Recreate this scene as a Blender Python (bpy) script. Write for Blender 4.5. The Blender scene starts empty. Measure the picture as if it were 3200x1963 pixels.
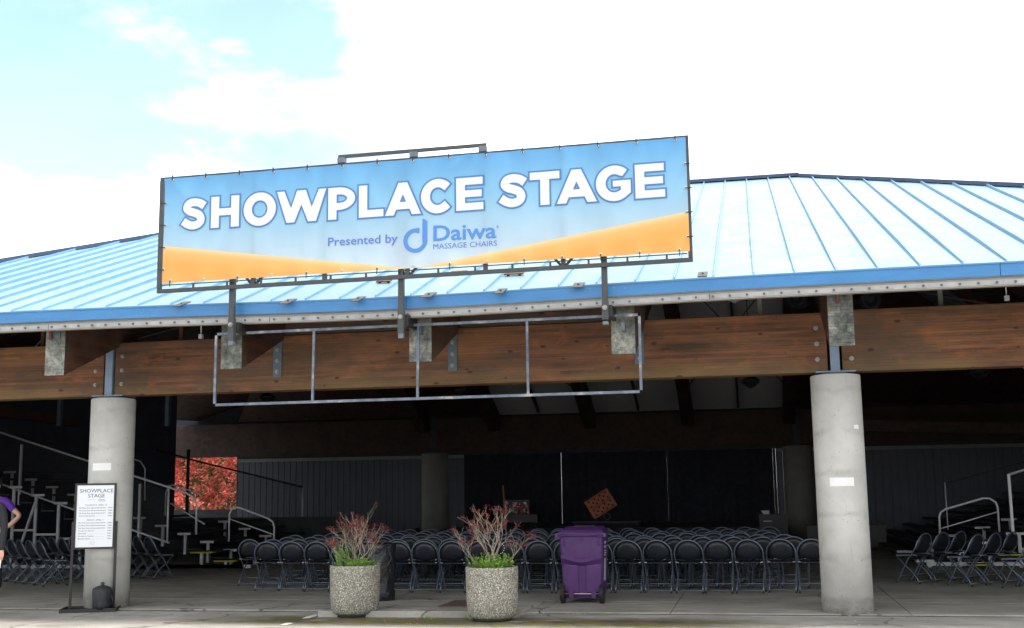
import bpy, bmesh, math, random
from mathutils import Vector, Matrix, noise
random.seed(7)
S = bpy.context.scene
COL = S.collection
PI = math.pi
R = math.radians

# ------------------------------------------------------------------ camera
# World frame: X runs along the pavilion front, Y goes into the building, Z up. Left column stands at the origin.
FOC, PITCH, YAW, ROLL = 3619.35, 0.1505, 0.2039, -0.0143
CAM = Vector((9.1334, -15.368, 1.56))
_f = Vector((-math.sin(YAW)*math.cos(PITCH), math.cos(YAW)*math.cos(PITCH), math.sin(PITCH)))
_r = Vector((math.cos(YAW), math.sin(YAW), 0)); _u = _r.cross(_f)
RR = _r*math.cos(ROLL)+_u*math.sin(ROLL); UU = -_r*math.sin(ROLL)+_u*math.cos(ROLL)
cam = bpy.data.objects.new('camera', bpy.data.cameras.new('camera')); COL.objects.link(cam)
cam.matrix_world = Matrix(((RR.x, UU.x, -_f.x, CAM.x), (RR.y, UU.y, -_f.y, CAM.y), (RR.z, UU.z, -_f.z, CAM.z), (0, 0, 0, 1)))
cam.data.sensor_width = 36; cam.data.lens = 36*FOC/3200; cam.data.clip_start = .1; cam.data.clip_end = 3000
S.camera = cam

def at(x, y, X=None, Y=None, Z=None):
    """survey helper: where the sight line through photo pixel (x,y) of 3200x1963 meets a plane of the building"""
    d = _f + RR*((x-1600)/FOC) - UU*((y-981.5)/FOC)
    k, v = (0, X) if X is not None else (1, Y) if Y is not None else (2, Z)
    return CAM + d*((v-CAM[k])/d[k])

# ------------------------------------------------------------------ sky, sun, exposure
SUN_EL, SUN_AZ = R(60), R(-95)          # azimuth measured from +Y (behind the pavilion) towards -X
W = bpy.data.worlds.new('World'); S.world = W; W.use_nodes = True
nt = W.node_tree; nt.nodes.clear()
def N(t, **k):
    n = nt.nodes.new(t)
    for a, b in k.items(): setattr(n, a, b)
    return n
out = N('ShaderNodeOutputWorld'); bg = N('ShaderNodeBackground'); bg2 = N('ShaderNodeBackground'); mix = N('ShaderNodeMixShader')
sky = N('ShaderNodeTexSky', sky_type='NISHITA', sun_disc=False, sun_elevation=SUN_EL, sun_rotation=-SUN_AZ, altitude=0, air_density=1.0, dust_density=.6)
bg.inputs[1].default_value = .09
nt.links.new(sky.outputs[0], bg.inputs[0])
tc = N('ShaderNodeTexCoord')
mp = N('ShaderNodeMapping'); mp.inputs['Scale'].default_value = (1, 1, 2.2); mp.inputs['Location'].default_value = (5.3, 2.2, .6)
nt.links.new(tc.outputs['Generated'], mp.inputs[0])
nz = N('ShaderNodeTexNoise'); nz.inputs['Scale'].default_value = 4.2; nz.inputs['Detail'].default_value = 9; nz.inputs['Roughness'].default_value = .6
nt.links.new(mp.outputs[0], nz.inputs[0])
# a clearer patch of sky in one direction, broken cloud everywhere else
dp = N('ShaderNodeVectorMath', operation='DOT_PRODUCT')
patch = (_f + RR*((300-1600)/FOC) - UU*((200-981.5)/FOC)).normalized()
dp.inputs[1].default_value = patch
nt.links.new(tc.outputs['Generated'], dp.inputs[0])
mr = N('ShaderNodeMapRange', interpolation_type='SMOOTHSTEP'); mr.inputs[1].default_value = .95; mr.inputs[2].default_value = .999; mr.inputs[3].default_value = .15; mr.inputs[4].default_value = -.17
nt.links.new(dp.outputs['Value'], mr.inputs[0])
# cloud bank thickening towards the horizon all the way round
sz = N('ShaderNodeSeparateXYZ'); nt.links.new(tc.outputs['Generated'], sz.inputs[0])
hz = N('ShaderNodeMapRange', interpolation_type='SMOOTHSTEP'); hz.inputs[1].default_value = .20; hz.inputs[2].default_value = .29; hz.inputs[3].default_value = .32; hz.inputs[4].default_value = 0
nt.links.new(sz.outputs[2], hz.inputs[0])
ad0 = N('ShaderNodeMath', operation='ADD'); nt.links.new(nz.outputs[0], ad0.inputs[0]); nt.links.new(hz.outputs[0], ad0.inputs[1])
ad = N('ShaderNodeMath', operation='ADD'); nt.links.new(ad0.outputs[0], ad.inputs[0]); nt.links.new(mr.outputs[0], ad.inputs[1])
cr = N('ShaderNodeMapRange', interpolation_type='SMOOTHSTEP'); cr.inputs[1].default_value = .36; cr.inputs[2].default_value = .60; cr.inputs[3].default_value = .04; cr.inputs[4].default_value = 1
nt.links.new(ad.outputs[0], cr.inputs[0])
# cloud brightness: whiter cores, faint grey-blue bellies
nz2 = N('ShaderNodeTexNoise'); nz2.inputs['Scale'].default_value = 5.5; nz2.inputs['Detail'].default_value = 6
nt.links.new(mp.outputs[0], nz2.inputs[0])
rp = N('ShaderNodeValToRGB'); rp.color_ramp.elements[0].position = .36; rp.color_ramp.elements[0].color = (.345, .378, .39, 1); rp.color_ramp.elements[1].position = .60; rp.color_ramp.elements[1].color = (1, 1, 1, 1)
nt.links.new(nz2.outputs[0], rp.inputs[0]); nt.links.new(rp.outputs[0], bg2.inputs[0]); bg2.inputs[1].default_value = .66
nt.links.new(cr.outputs[0], mix.inputs[0]); nt.links.new(bg.outputs[0], mix.inputs[1]); nt.links.new(bg2.outputs[0], mix.inputs[2]); nt.links.new(mix.outputs[0], out.inputs[0])

sun = bpy.data.objects.new('sun', bpy.data.lights.new('sun', 'SUN')); COL.objects.link(sun)
sd = Vector((-math.sin(SUN_AZ)*math.cos(SUN_EL), math.cos(SUN_AZ)*math.cos(SUN_EL), math.sin(SUN_EL)))
sun.rotation_euler = sd.to_track_quat('Z', 'Y').to_euler(); sun.data.energy = 1.5; sun.data.angle = R(10); sun.data.color = (1, .955, .88)
S.view_settings.view_transform = 'Standard'; S.view_settings.look = 'None'; S.view_settings.gamma = 1; S.view_settings.exposure = 2.17
S.view_settings.use_curve_mapping = False
S.cycles.max_bounces = 7; S.cycles.diffuse_bounces = 4

# ------------------------------------------------------------------ materials
class Mat:
    def __init__(s, name, col, rough=.6, metal=0, spec=.5, **k):
        s.m = bpy.data.materials.new(name); s.m.use_nodes = True; s.t = s.m.node_tree
        s.b = s.t.nodes['Principled BSDF']
        s.b.inputs['Base Color'].default_value = (*col, 1); s.b.inputs['Roughness'].default_value = rough
        s.b.inputs['Metallic'].default_value = metal; s.b.inputs['Specular IOR Level'].default_value = spec
        s.col = None; s.base = col; s.h = None
    def n(s, t, **k):
        n = s.t.nodes.new(t)
        for a, b in k.items():
            if a.startswith('i_'): n.inputs[a[2:].replace('_', ' ')].default_value = b
            else: setattr(n, a, b)
        return n
    def l(s, a, b): s.t.links.new(a, b)
    def coord(s, scale=(1, 1, 1), world=True, loc=(0, 0, 0)):
        if world: o = s.n('ShaderNodeNewGeometry').outputs['Position']
        else: o = s.n('ShaderNodeTexCoord').outputs['Object']
        m = s.n('ShaderNodeMapping'); m.inputs['Scale'].default_value = scale; m.inputs['Location'].default_value = loc
        s.l(o, m.inputs[0]); return m.outputs[0]
    def noise(s, scale=5, detail=4, rough=.5, sc=(1, 1, 1), world=True, loc=(0, 0, 0)):
        n = s.n('ShaderNodeTexNoise', i_Scale=scale, i_Detail=detail, i_Roughness=rough); s.l(s.coord(sc, world, loc), n.inputs[0]); return n.outputs[0]
    def ramp(s, fac, *stops):
        r = s.n('ShaderNodeValToRGB'); e = r.color_ramp.elements
        while len(e) < len(stops): e.new(.5)
        for q, (p, c) in zip(e, stops): q.position = p; q.color = (*c, 1) if len(c) == 3 else c
        s.l(fac, r.inputs[0]); return r.outputs[0]
    def mixc(s, fac, a, b, mode='MIX'):
        m = s.n('ShaderNodeMix', data_type='RGBA', blend_type=mode)
        for i, v in ((0, fac), (6, a), (7, b)):
            if hasattr(v, 'is_linked') or hasattr(v, 'links'): s.l(v, m.inputs[i])
            elif i == 0: m.inputs[0].default_value = v
            else: m.inputs[i].default_value = (*v, 1)
        return m.outputs[2]
    def mapr(s, v, a, b, c=0, d=1):
        m = s.n('ShaderNodeMapRange'); s.l(v, m.inputs[0])
        for i, q in enumerate((a, b, c, d)): m.inputs[i+1].default_value = q
        return m.outputs[0]
    def math(s, op, a, b=0):
        m = s.n('ShaderNodeMath', operation=op)
        for i, v in ((0, a), (1, b)):
            if hasattr(v, 'links'): s.l(v, m.inputs[i])
            else: m.inputs[i].default_value = v
        return m.outputs[0]
    def color(s, o): s.l(o, s.b.inputs['Base Color']); return s
    def rough(s, o): s.l(o, s.b.inputs['Roughness']); return s
    def bump(s, h, strength=.3, dist=.01):
        b = s.n('ShaderNodeBump'); b.inputs['Strength'].default_value = strength; b.inputs['Distance'].default_value = dist
        s.l(h, b.inputs['Height']); s.l(b.outputs[0], s.b.inputs['Normal']); return s

def grimy(name, col, rough=.5, metal=0, dark=.6, scale=3, bump=.0, spec=.5, world=True):
    """paint or metal with soft uneven dirt"""
    m = Mat(name, col, rough, metal, spec)
    f = m.noise(scale, 6, .65, world=world)
    d = tuple(c*dark for c in col)
    c = m.ramp(f, (.3, d), (.62, col)); m.color(c)
    m.rough(m.mapr(m.noise(scale*4, 3), .3, .7, rough*.8, min(1, rough*1.25)))
    if bump: m.bump(m.noise(scale*8, 5), bump, .01)
    return m

M = {}
def mk():
    # blue standing seam paint, chalky, faded and slightly streaked down the slope
    m = Mat('blue_roof_paint', (.28, .52, .82), .38, spec=.7)
    f = m.noise(1.2, 6, .6, (1, .25, .25)); m.color(m.ramp(f, (.3, (.135, .235, .29)), (.7, (.175, .28, .33))))
    m.rough(m.mapr(m.noise(3, 4, .6), .3, .7, .28, .5)); m.bump(m.noise(2.2, 3), .12, .03)
    M['roof'] = m.m
    m = Mat('blue_rib_paint', (.16, .40, .78), .4, spec=.6); f = m.noise(4, 4); m.color(m.ramp(f, (.3, (.10, .235, .38)), (.7, (.14, .29, .45)))); M['rib'] = m.m
    m = Mat('blue_gutter_paint', (.045, .19, .55), .38, spec=.5)
    f = m.noise(3, 7, .7, (.5, 1, 2)); g = m.noise(60, 3, .6)
    c = m.ramp(f, (.25, (.032, .155, .37)), (.6, (.042, .20, .46))); c = m.mixc(m.mapr(g, .68, .74), c, (.45, .5, .55)); m.color(c); M['gutter'] = m.m
    M['ridge'] = grimy('dark_ridge_cap', (.02, .05, .12), .5).m
    M['galv'] = grimy('galvanised_strip', (.33, .34, .345), .5, 0, .68, 7).m
    M['beige'] = grimy('beige_soffit_board', (.30, .275, .25), .7, 0, .7, 5).m
    M['bolt'] = grimy('zinc_bolt', (.30, .30, .29), .45, .3, .6, 30).m
    M['boltdark'] = grimy('dark_bolt', (.10, .10, .095), .5, .2, .6, 30).m
    M['patchplate'] = grimy('brown_patch_plate', (.065, .058, .06), .5, .1, .6, 25).m
    m = Mat('rusty_plate', (.3, .14, .07), .8); f = m.noise(40, 6, .7); m.color(m.ramp(f, (.35, (.06, .022, .013)), (.55, (.13, .065, .04)), (.7, (.17, .13, .11)))); M['rust'] = m.m
    # stained glulam: thin laminations lying flat, long grain, knots, weathered lower edge
    def wood(name, cols, lam=.038, axis='X', knots=True, dirt=.5):
        m = Mat(name, cols[0], .62, spec=.35)
        g = m.n('ShaderNodeNewGeometry').outputs['Position']
        sp = m.n('ShaderNodeSeparateXYZ'); m.l(g, sp.inputs[0])
        al = {'X': (.35, 9, 26), 'Y': (9, .35, 26)}[axis]
        z = m.math('FLOOR', m.math('DIVIDE', sp.outputs[2], lam))
        wn = m.n('ShaderNodeTexWhiteNoise', noise_dimensions='1D'); m.l(z, wn.inputs['W'])
        # finger-jointed lengths: each lamination broken into boards at its own offsets
        along = sp.outputs[0 if axis == 'X' else 1]
        seg = m.math('FLOOR', m.math('ADD', m.math('DIVIDE', along, 1.9), m.math('MULTIPLY', wn.outputs[0], 7)))
        wn2 = m.n('ShaderNodeTexWhiteNoise', noise_dimensions='2D')
        cb = m.n('ShaderNodeCombineXYZ'); m.l(z, cb.inputs[0]); m.l(seg, cb.inputs[1]); m.l(cb.outputs[0], wn2.inputs['Vector'])
        grain = m.noise(3.5, 8, .68, al); big = m.noise(1.3, 5, .6, (.5, 1, 1.6)); patch = m.noise(4.2, 4, .6, (.6, 1, 1), loc=(4, 3, 9))
        v = m.math('ADD', m.math('MULTIPLY', grain, .60), m.math('MULTIPLY', wn2.outputs[0], .18))
        v = m.math('ADD', v, m.math('MULTIPLY', m.mapr(big, .3, .7), .34))
        c = m.ramp(v, (.34, cols[0]), (.56, cols[1]), (.84, cols[2]))
        c = m.mixc(m.mapr(patch, .56, .70, 0, .6), c, cols[3])
        c = m.mixc(m.mapr(m.noise(2.0, 4, .6, (.5, 1, .9), loc=(1, 8, 2)), .47, .66, 0, .75), c, cols[4])
        c = m.mixc(m.mapr(m.noise(5.5, 5, .7, {'X': (.16, 1, 2.2), 'Y': (1, .16, 2.2)}[axis], loc=(3, 5, 1)), .55, .68, 0, .6), c, cols[0])
        if name == 'stained_glulam': c = m.mixc(m.math('MULTIPLY', m.mapr(sp.outputs[2], 3.0, 3.22, 1, 0), m.mapr(m.noise(1.1, 4, loc=(7, 0, 0)), .42, .6, .1, .7)), c, (.17, .115, .045))
        fr = m.math('FRACT', m.math('DIVIDE', sp.outputs[2], lam))
        c = m.mixc(m.mapr(fr, .0, .11, .5, 0), c, tuple(q*.35 for q in cols[0]))
        if knots:
            vo = m.n('ShaderNodeTexVoronoi', i_Scale=1); m.l(m.coord({'X': (3.0, 3, 6), 'Y': (3, 3.0, 6)}[axis]), vo.inputs['Vector'])
            c = m.mixc(m.mapr(m.math('ADD', vo.outputs['Distance'], m.math('MULTIPLY', m.noise(24, 3), .10)), .14, .20, .85, 0), c, (.045, .013, .009))
            vo2 = m.n('ShaderNodeTexVoronoi', i_Scale=1); m.l(m.coord({'X': (1.6, 2, 5), 'Y': (2, 1.6, 5)}[axis], loc=(.3, 0, .6)), vo2.inputs['Vector'])
            c = m.mixc(m.mapr(m.math('ADD', vo2.outputs['Distance'], m.math('MULTIPLY', m.noise(20, 3), .14)), .14, .22, .6, 0), c, (.22, .06, .028))
        ck = m.noise(2.2, 6, .75, {'X': (.9, 9, 75), 'Y': (9, .9, 75)}[axis], loc=(2, 0, 5))
        c = m.mixc(m.mapr(ck, .60, .66, 0, .6), c, tuple(q*.6 for q in cols[0])); c = m.mixc(m.mapr(ck, .38, .33, 0, .35), c, tuple(min(1, q*1.35) for q in cols[2]))
        m.color(c); m.bump(grain, .35, .006)
        return m.m
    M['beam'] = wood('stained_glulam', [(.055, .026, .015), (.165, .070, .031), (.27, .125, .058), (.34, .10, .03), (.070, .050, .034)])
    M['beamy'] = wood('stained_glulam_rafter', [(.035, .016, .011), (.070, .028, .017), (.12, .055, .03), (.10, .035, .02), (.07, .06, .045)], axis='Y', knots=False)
    M['board'] = wood('weathered_board', [(.055, .032, .024), (.085, .052, .040), (.12, .08, .065), (.07, .04, .03), (.05, .035, .03)], lam=.28)
    m = Mat('grey_end_grain', (.2, .2, .15), .8)
    f = m.noise(5, 7, .75); g = m.noise(30, 5, .7, (1, 1, 5))
    c = m.ramp(f, (.34, (.030, .036, .036)), (.5, (.13, .14, .125)), (.66, (.34, .335, .29)))
    c = m.mixc(m.mapr(g, .66, .74), c, (.55, .5, .42)); m.color(c); m.bump(g, .5, .01); M['endgrain'] = m.m
    # formed concrete column: faint lift lines, honeycomb bands, pin holes
    m = Mat('column_concrete', (.5, .5, .46), .85)
    f = m.noise(2.3, 8, .6); fine = m.noise(45, 6, .65)
    c = m.ramp(f, (.28, (.41, .405, .385)), (.55, (.50, .495, .475)), (.75, (.57, .565, .55)))
    g = m.n('ShaderNodeNewGeometry').outputs['Position']; sp = m.n('ShaderNodeSeparateXYZ'); m.l(g, sp.inputs[0])
    wob = m.math('ADD', sp.outputs[2], m.math('MULTIPLY', m.noise(4, 3), .22))
    wv = m.math('FRACT', m.math('DIVIDE', wob, .52))
    band = m.math('MULTIPLY', m.mapr(m.math('ABSOLUTE', m.math('SUBTRACT', wv, .5)), 0, .11, 1, 0), m.mapr(m.noise(2.6, 5, .7, loc=(5, 5, 5)), .42, .58))
    rough_ = m.mapr(m.noise(70, 5, .75), .42, .6)
    c = m.mixc(m.math('MULTIPLY', band, m.mapr(rough_, 0, 1, .15, .7)), c, (.27, .265, .25))
    vo = m.n('ShaderNodeTexVoronoi', i_Scale=19); m.l(m.coord((1, 1, .8)), vo.inputs['Vector'])
    pit = m.math('MULTIPLY', m.mapr(vo.outputs['Distance'], .08, .13, .8, 0), m.mapr(m.noise(6, 2, loc=(9, 0, 0)), .5, .56))
    c = m.mixc(pit, c, (.10, .10, .095))
    drip = m.noise(9, 4, .7, (6, 6, .25)); c = m.mixc(m.mapr(drip, .62, .76, 0, .6), c, (.30, .275, .22))
    c = m.mixc(m.math('MULTIPLY', m.mapr(sp.outputs[2], .0, .22, 1, 0), m.mapr(m.noise(7, 5, .7), .35, .6)), c, (.22, .20, .165))
    m.color(c); m.bump(m.math('ADD', m.math('MULTIPLY', fine, .5), m.math('MULTIPLY', band, m.math('MULTIPLY', rough_, -.8))), .35, .008); M['column'] = m.m
    # ground: old broom-finished concrete inside, stained paving outside
    def paving(name, cols, stain, moss=False, sparkle=False):
        m = Mat(name, cols[1], .8, spec=.3)
        f = m.noise(.9, 9, .6); g = m.noise(90, 4, .7)
        c = m.ramp(f, (.3, cols[0]), (.52, cols[1]), (.72, cols[2]))
        c = m.mixc(m.mapr(m.noise(1.7, 7, .7, (.6, 1.5, 1), loc=(3, 1, 0)), .5, .66, 0, .75), c, stain)
        c = m.mixc(m.mapr(g, .35, .75, .22, 0), c, (.05, .05, .05))
        vo = m.n('ShaderNodeTexVoronoi', feature='DISTANCE_TO_EDGE', i_Scale=.22); m.l(m.coord(loc=(.4, 1.7, 0)), vo.inputs['Vector'])
        wc_ = m.n('ShaderNodeTexNoise', i_Scale=1.1, i_Detail=4.0); gpos = m.coord((1, 1, 1), loc=(.4, 1.7, 0)); m.l(gpos, wc_.inputs[0]); vadd = m.n('ShaderNodeVectorMath', operation='ADD'); m.l(gpos, vadd.inputs[0]); m.l(wc_.outputs['Color'], vadd.inputs[1]); m.l(vadd.outputs[0], vo.inputs['Vector'])
        c = m.mixc(m.mapr(vo.outputs['Distance'], .002, .006, .65, 0), c, (.05, .045, .04))
        if sparkle: c = m.mixc(m.mapr(m.noise(240, 2, .5), .64, .7), c, (.55, .54, .5))
        if moss:
            sp = m.n('ShaderNodeSeparateXYZ'); m.l(m.n('ShaderNodeNewGeometry').outputs['Position'], sp.inputs[0])
            yb = m.mapr(m.math('ABSOLUTE', m.math('ADD', sp.outputs[1], 1.30)), .25, .70, 1, 0)
            xb = m.math('MULTIPLY', m.mapr(sp.outputs[0], 1.6, 3.2), m.mapr(sp.outputs[0], 8.0, 9.8, 1, 0))
            wet = m.math('MULTIPLY', m.math('MULTIPLY', yb, xb), m.mapr(m.noise(1.6, 6, .65, (.7, 1.4, 1), loc=(0, 7, 0)), .30, .44))
            c = m.mixc(m.math('MULTIPLY', wet, .95), c, m.ramp(m.noise(3, 5, .7, loc=(8, 1, 0)), (.35, (.05, .042, .03)), (.65, (.15, .125, .09))))
            ms = m.math('MULTIPLY', wet, m.mapr(m.noise(3.4, 6, .7, loc=(2, 2, 2)), .47, .6))
            c = m.mixc(m.math('MULTIPLY', ms, .9), c, (.12, .125, .025))
            m.rough(m.mapr(wet, 0, 1, .85, .45))
        m.color(c); m.bump(g, .4, .004); return m.m
    M['slab'] = paving('broomed_concrete', [(.24, .23, .205), (.34, .325, .295), (.43, .415, .385)], (.20, .185, .155))
    M['road'] = paving('worn_paving', [(.24, .23, .21), (.34, .325, .295), (.44, .425, .395)], (.17, .155, .13), moss=True, sparkle=True)
    m = Mat('exposed_aggregate', (.3, .28, .25), .75)
    vo = m.n('ShaderNodeTexVoronoi', i_Scale=72); m.l(m.coord(world=False), vo.inputs['Vector'])
    wn = m.n('ShaderNodeTexWhiteNoise', noise_dimensions='3D'); m.l(vo.outputs['Color'], wn.inputs['Vector'])
    c = m.ramp(wn.outputs[0], (0, (.11, .11, .09)), (.3, (.28, .275, .235)), (.55, (.48, .455, .39)), (.74, (.42, .30, .21)), (.82, (.70, .68, .62)), (1, (.27, .28, .26)))
    c = m.mixc(m.mapr(vo.outputs['Distance'], .35, .62, 0, .85), c, (.12, .118, .098))
    c = m.mixc(m.mapr(m.noise(4, 5, .6, world=False), .5, .75, 0, .5), c, (.12, .12, .10))
    m.color(c); m.bump(vo.outputs['Distance'], -.6, .006); M['aggregate'] = m.m
    M['soil'] = grimy('dark_soil', (.05, .035, .025), .95, 0, .4, 30, .5).m
    M['steel'] = grimy('grey_painted_steel', (.13, .16, .19), .5, .2, .65, 6).m
    M['darksteel'] = grimy('dark_sign_steel', (.055, .060, .066), .55, .25, .7, 8).m
    m = Mat('pale_rusting_tube', (.2, .24, .3), .5, .3); f = m.noise(5, 6, .7); m.color(m.ramp(f, (.35, (.06, .075, .10)), (.55, (.13, .155, .20)), (.62, (.22, .24, .28)), (.66, (.50, .33, .20)), (.78, (.24, .19, .2)))); M['tube'] = m.m
    M['brownsteel'] = grimy('rusty_brown_tube', (.16, .05, .035), .7, 0, .6, 15).m
    M['blueplate'] = grimy('blue_grey_hanger_plate', (.10, .145, .18), .55, .2, .7, 9).m
    M['colsteel'] = grimy('blue_grey_post', (.20, .27, .38), .5, .1, .75, 5).m
    M['chairmetal'] = Mat('hammered_grey_tube', (.145, .175, .225), .33, .45).m
    M['chairblack'] = grimy('black_chair_panel', (.012, .014, .022), .42, 0, .8, 9).m
    M['rubber'] = Mat('black_rubber', (.012, .012, .012), .7).m
    M['alu'] = grimy('aluminium_plank', (.56, .58, .62), .5, .1, .75, 8).m
    M['railgalv'] = Mat('galvanised_rail', (.60, .62, .65), .4, .15).m
    M['yellow'] = grimy('yellow_nosing', (.36, .34, .03), .6, 0, .8, 9).m
    M['riser'] = grimy('dark_riser', (.035, .040, .045), .7, 0, .6, 3).m
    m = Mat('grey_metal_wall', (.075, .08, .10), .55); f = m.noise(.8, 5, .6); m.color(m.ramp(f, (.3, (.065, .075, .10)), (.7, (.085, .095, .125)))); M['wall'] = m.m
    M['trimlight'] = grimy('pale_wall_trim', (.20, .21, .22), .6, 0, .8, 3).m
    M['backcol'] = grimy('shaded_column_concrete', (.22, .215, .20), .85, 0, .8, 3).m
    M['curtain'] = grimy('black_drape', (.016, .019, .030), .95, 0, .7, 2).m
    M['endwall'] = grimy('navy_end_wall', (.045, .052, .085), .9, 0, .7, 2).m
    M['darkwood'] = grimy('dark_brown_wood', (.050, .024, .018), .7, 0, .5, 2).m
    M['ceiling'] = grimy('grey_ceiling_liner', (.48, .48, .51), .8, 0, .85, .8).m
    M['blackplastic'] = grimy('black_plastic', (.014, .014, .016), .45, 0, .7, 10).m
    m = Mat('black_bin_liner', (.012, .013, .018), .28, spec=.6); m.bump(m.noise(9, 6, .6, (1, 1, .6), world=False), 1, .05); M['liner'] = m.m
    m = Mat('black_sandbag', (.018, .02, .024), .5, spec=.4); m.bump(m.noise(11, 5, .6, (1, 1, .5), world=False), .9, .03); M['sack'] = m.m
    m = Mat('purple_cart_plastic', (.11, .022, .24), .42, spec=.4); f = m.noise(5, 5, .6, world=False); m.color(m.ramp(f, (.3, (.055, .018, .095)), (.7, (.085, .030, .14)))); m.bump(m.noise(180, 2, .5, world=False), .15, .002); M['purple'] = m.m
    M['purpleshade'] = Mat('purple_cart_shade', (.075, .014, .165), .5).m  # second cart purple for the ribs, shade mixed into its colour
    M['sticker'] = grimy('pale_sticker', (.45, .50, .56), .5, 0, .8, 30).m
    M['white'] = Mat('white_print', (.57, .58, .59), .6).m
    M['paper'] = grimy('white_paper', (.78, .79, .80), .7, 0, .92, 6).m
    M['poster'] = Mat('poster_paper', (.78, .80, .84), .5).m
    M['postertext'] = Mat('slate_print', (.10, .11, .22), .6).m
    M['posterlight'] = Mat('periwinkle_print', (.30, .34, .60), .6).m
    M['outline'] = Mat('blue_print', (.05, .16, .38), .6).m
    M['print'] = Mat('sky_blue_print', (.055, .19, .50), .6).m
    M['print2'] = Mat('violet_blue_print', (.07, .145, .46), .6).m
    M['orangeplastic'] = grimy('orange_crate_plastic', (.52, .14, .045), .5, 0, .7, 6).m
    M['orangerod'] = Mat('orange_rod', (.62, .22, .07), .5).m
    M['red'] = Mat('red_wheel_rim', (.55, .02, .02), .4).m
    M['bark'] = grimy('pale_bark', (.42, .345, .27), .8, 0, .6, 20).m
    M['bud'] = grimy('dark_red_buds', (.17, .022, .022), .6, 0, .5, 50).m
    def leaf(name, cols, scale=9, gloss=.4):
        m = Mat(name, cols[1], gloss); oi = m.noise(scale, 3, .6)
        m.color(m.ramp(oi, (.3, cols[0]), (.5, cols[1]), (.7, cols[2])))
        m.b.inputs['Subsurface Weight'].default_value = 0
        tr = m.n('ShaderNodeBsdfTranslucent'); mx = m.n('ShaderNodeMixShader'); mx.inputs[0].default_value = .35
        tr.inputs[0].default_value = (*[min(1, q*1.3) for q in cols[1]], 1)
        o = m.t.nodes['Material Output']; m.l(m.b.outputs[0], mx.inputs[1]); m.l(tr.outputs[0], mx.inputs[2]); m.l(mx.outputs[0], o.inputs[0])
        return m.m
    M['weed'] = leaf('fresh_green_leaf', [(.12, .26, .03), (.26, .46, .06), (.42, .64, .12)], 14)
    M['redleaf'] = leaf('red_photinia_leaf', [(.50, .07, .06), (.74, .19, .15), (.85, .48, .42)], 3.2, .22)
    M['greenleaf'] = leaf('dark_green_leaf', [(.04, .09, .02), (.09, .15, .03), (.16, .24, .06)], 9, .3)
    M['stemgreen'] = Mat('green_stem', (.16, .28, .07), .6).m
    M['skin'] = Mat('skin', (.60, .34, .24), .5).m
    M['tee'] = grimy('purple_tee', (.12, .03, .36), .8, 0, .8, 12).m
    M['suit'] = grimy('charcoal_suit', (.016, .017, .022), .85, 0, .8, 12).m
    M['trousers'] = grimy('navy_trousers', (.02, .022, .035), .85, 0, .8, 8).m
    M['hair'] = Mat('dark_hair', (.03, .02, .015), .7).m
    M['lamp'] = Mat('black_lamp_metal', (.03, .035, .04), .3, .3).m
    m = Mat('ribbed_lamp_lens', (.75, .75, .68), .3); m.b.inputs['Transmission Weight'].default_value = .3; M['lens'] = m.m
    M['rustcover'] = grimy('brown_utility_cover', (.11, .065, .05), .7, 0, .7, 12, .3).m
    M['chalk'] = Mat('worn_white_paint', (.52, .52, .51), .8).m
    M['orangeleaf'] = Mat('orange_litter', (.7, .25, .06), .7).m
    M['brass'] = Mat('zinc_axle', (.55, .5, .38), .35, .6).m
    M['silver'] = Mat('silver_grommet', (.4, .4, .4), .35, .3).m
    M['wire'] = Mat('dark_fence_wire', (.03, .033, .036), .5, .3).m
    M['green'] = Mat('green_sticker', (.03, .4, .15), .6).m; M['gold'] = Mat('gold_sticker', (.6, .35, .05), .6).m; M['pink'] = Mat('pink_sticker', (.6, .28, .22), .6).m
    # printed vinyl: blue fading to pale downwards, slight creases, thin enough to let some daylight through
    m = Mat('banner_vinyl', (.4, .7, .95), .5)
    tcn = m.n('ShaderNodeTexCoord'); sp = m.n('ShaderNodeSeparateXYZ'); m.l(tcn.outputs['Object'], sp.inputs[0])
    c = m.ramp(m.mapr(sp.outputs[2], 0, 1.4), (0, (.46, .53, .60)), (.25, (.36, .48, .58)), (.6, (.20, .41, .58)), (1, (.09, .30, .57)))
    m.color(c)
    m.bump(m.noise(1.5, 1.5, .4, (1.7, 1, .8), world=False), .9, .06)
    tr = m.n('ShaderNodeBsdfTranslucent'); mx = m.n('ShaderNodeMixShader'); mx.inputs[0].default_value = .16; m.l(c, tr.inputs[0])
    o = m.t.nodes['Material Output']; m.l(m.b.outputs[0], mx.inputs[1]); m.l(tr.outputs[0], mx.inputs[2]); m.l(mx.outputs[0], o.inputs[0]); M['banner'] = m.m
    # the orange field is printed lighter along its upper edge
    m = Mat('orange_vinyl', (.9, .42, .08), .5)
    at_ = m.n('ShaderNodeAttribute', attribute_name='edge')
    m.color(m.ramp(at_.outputs['Fac'], (0, (.62, .46, .24)), (.35, (.62, .335, .10)), (1, (.62, .275, .055)))); M['orange'] = m.m
mk()

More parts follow.
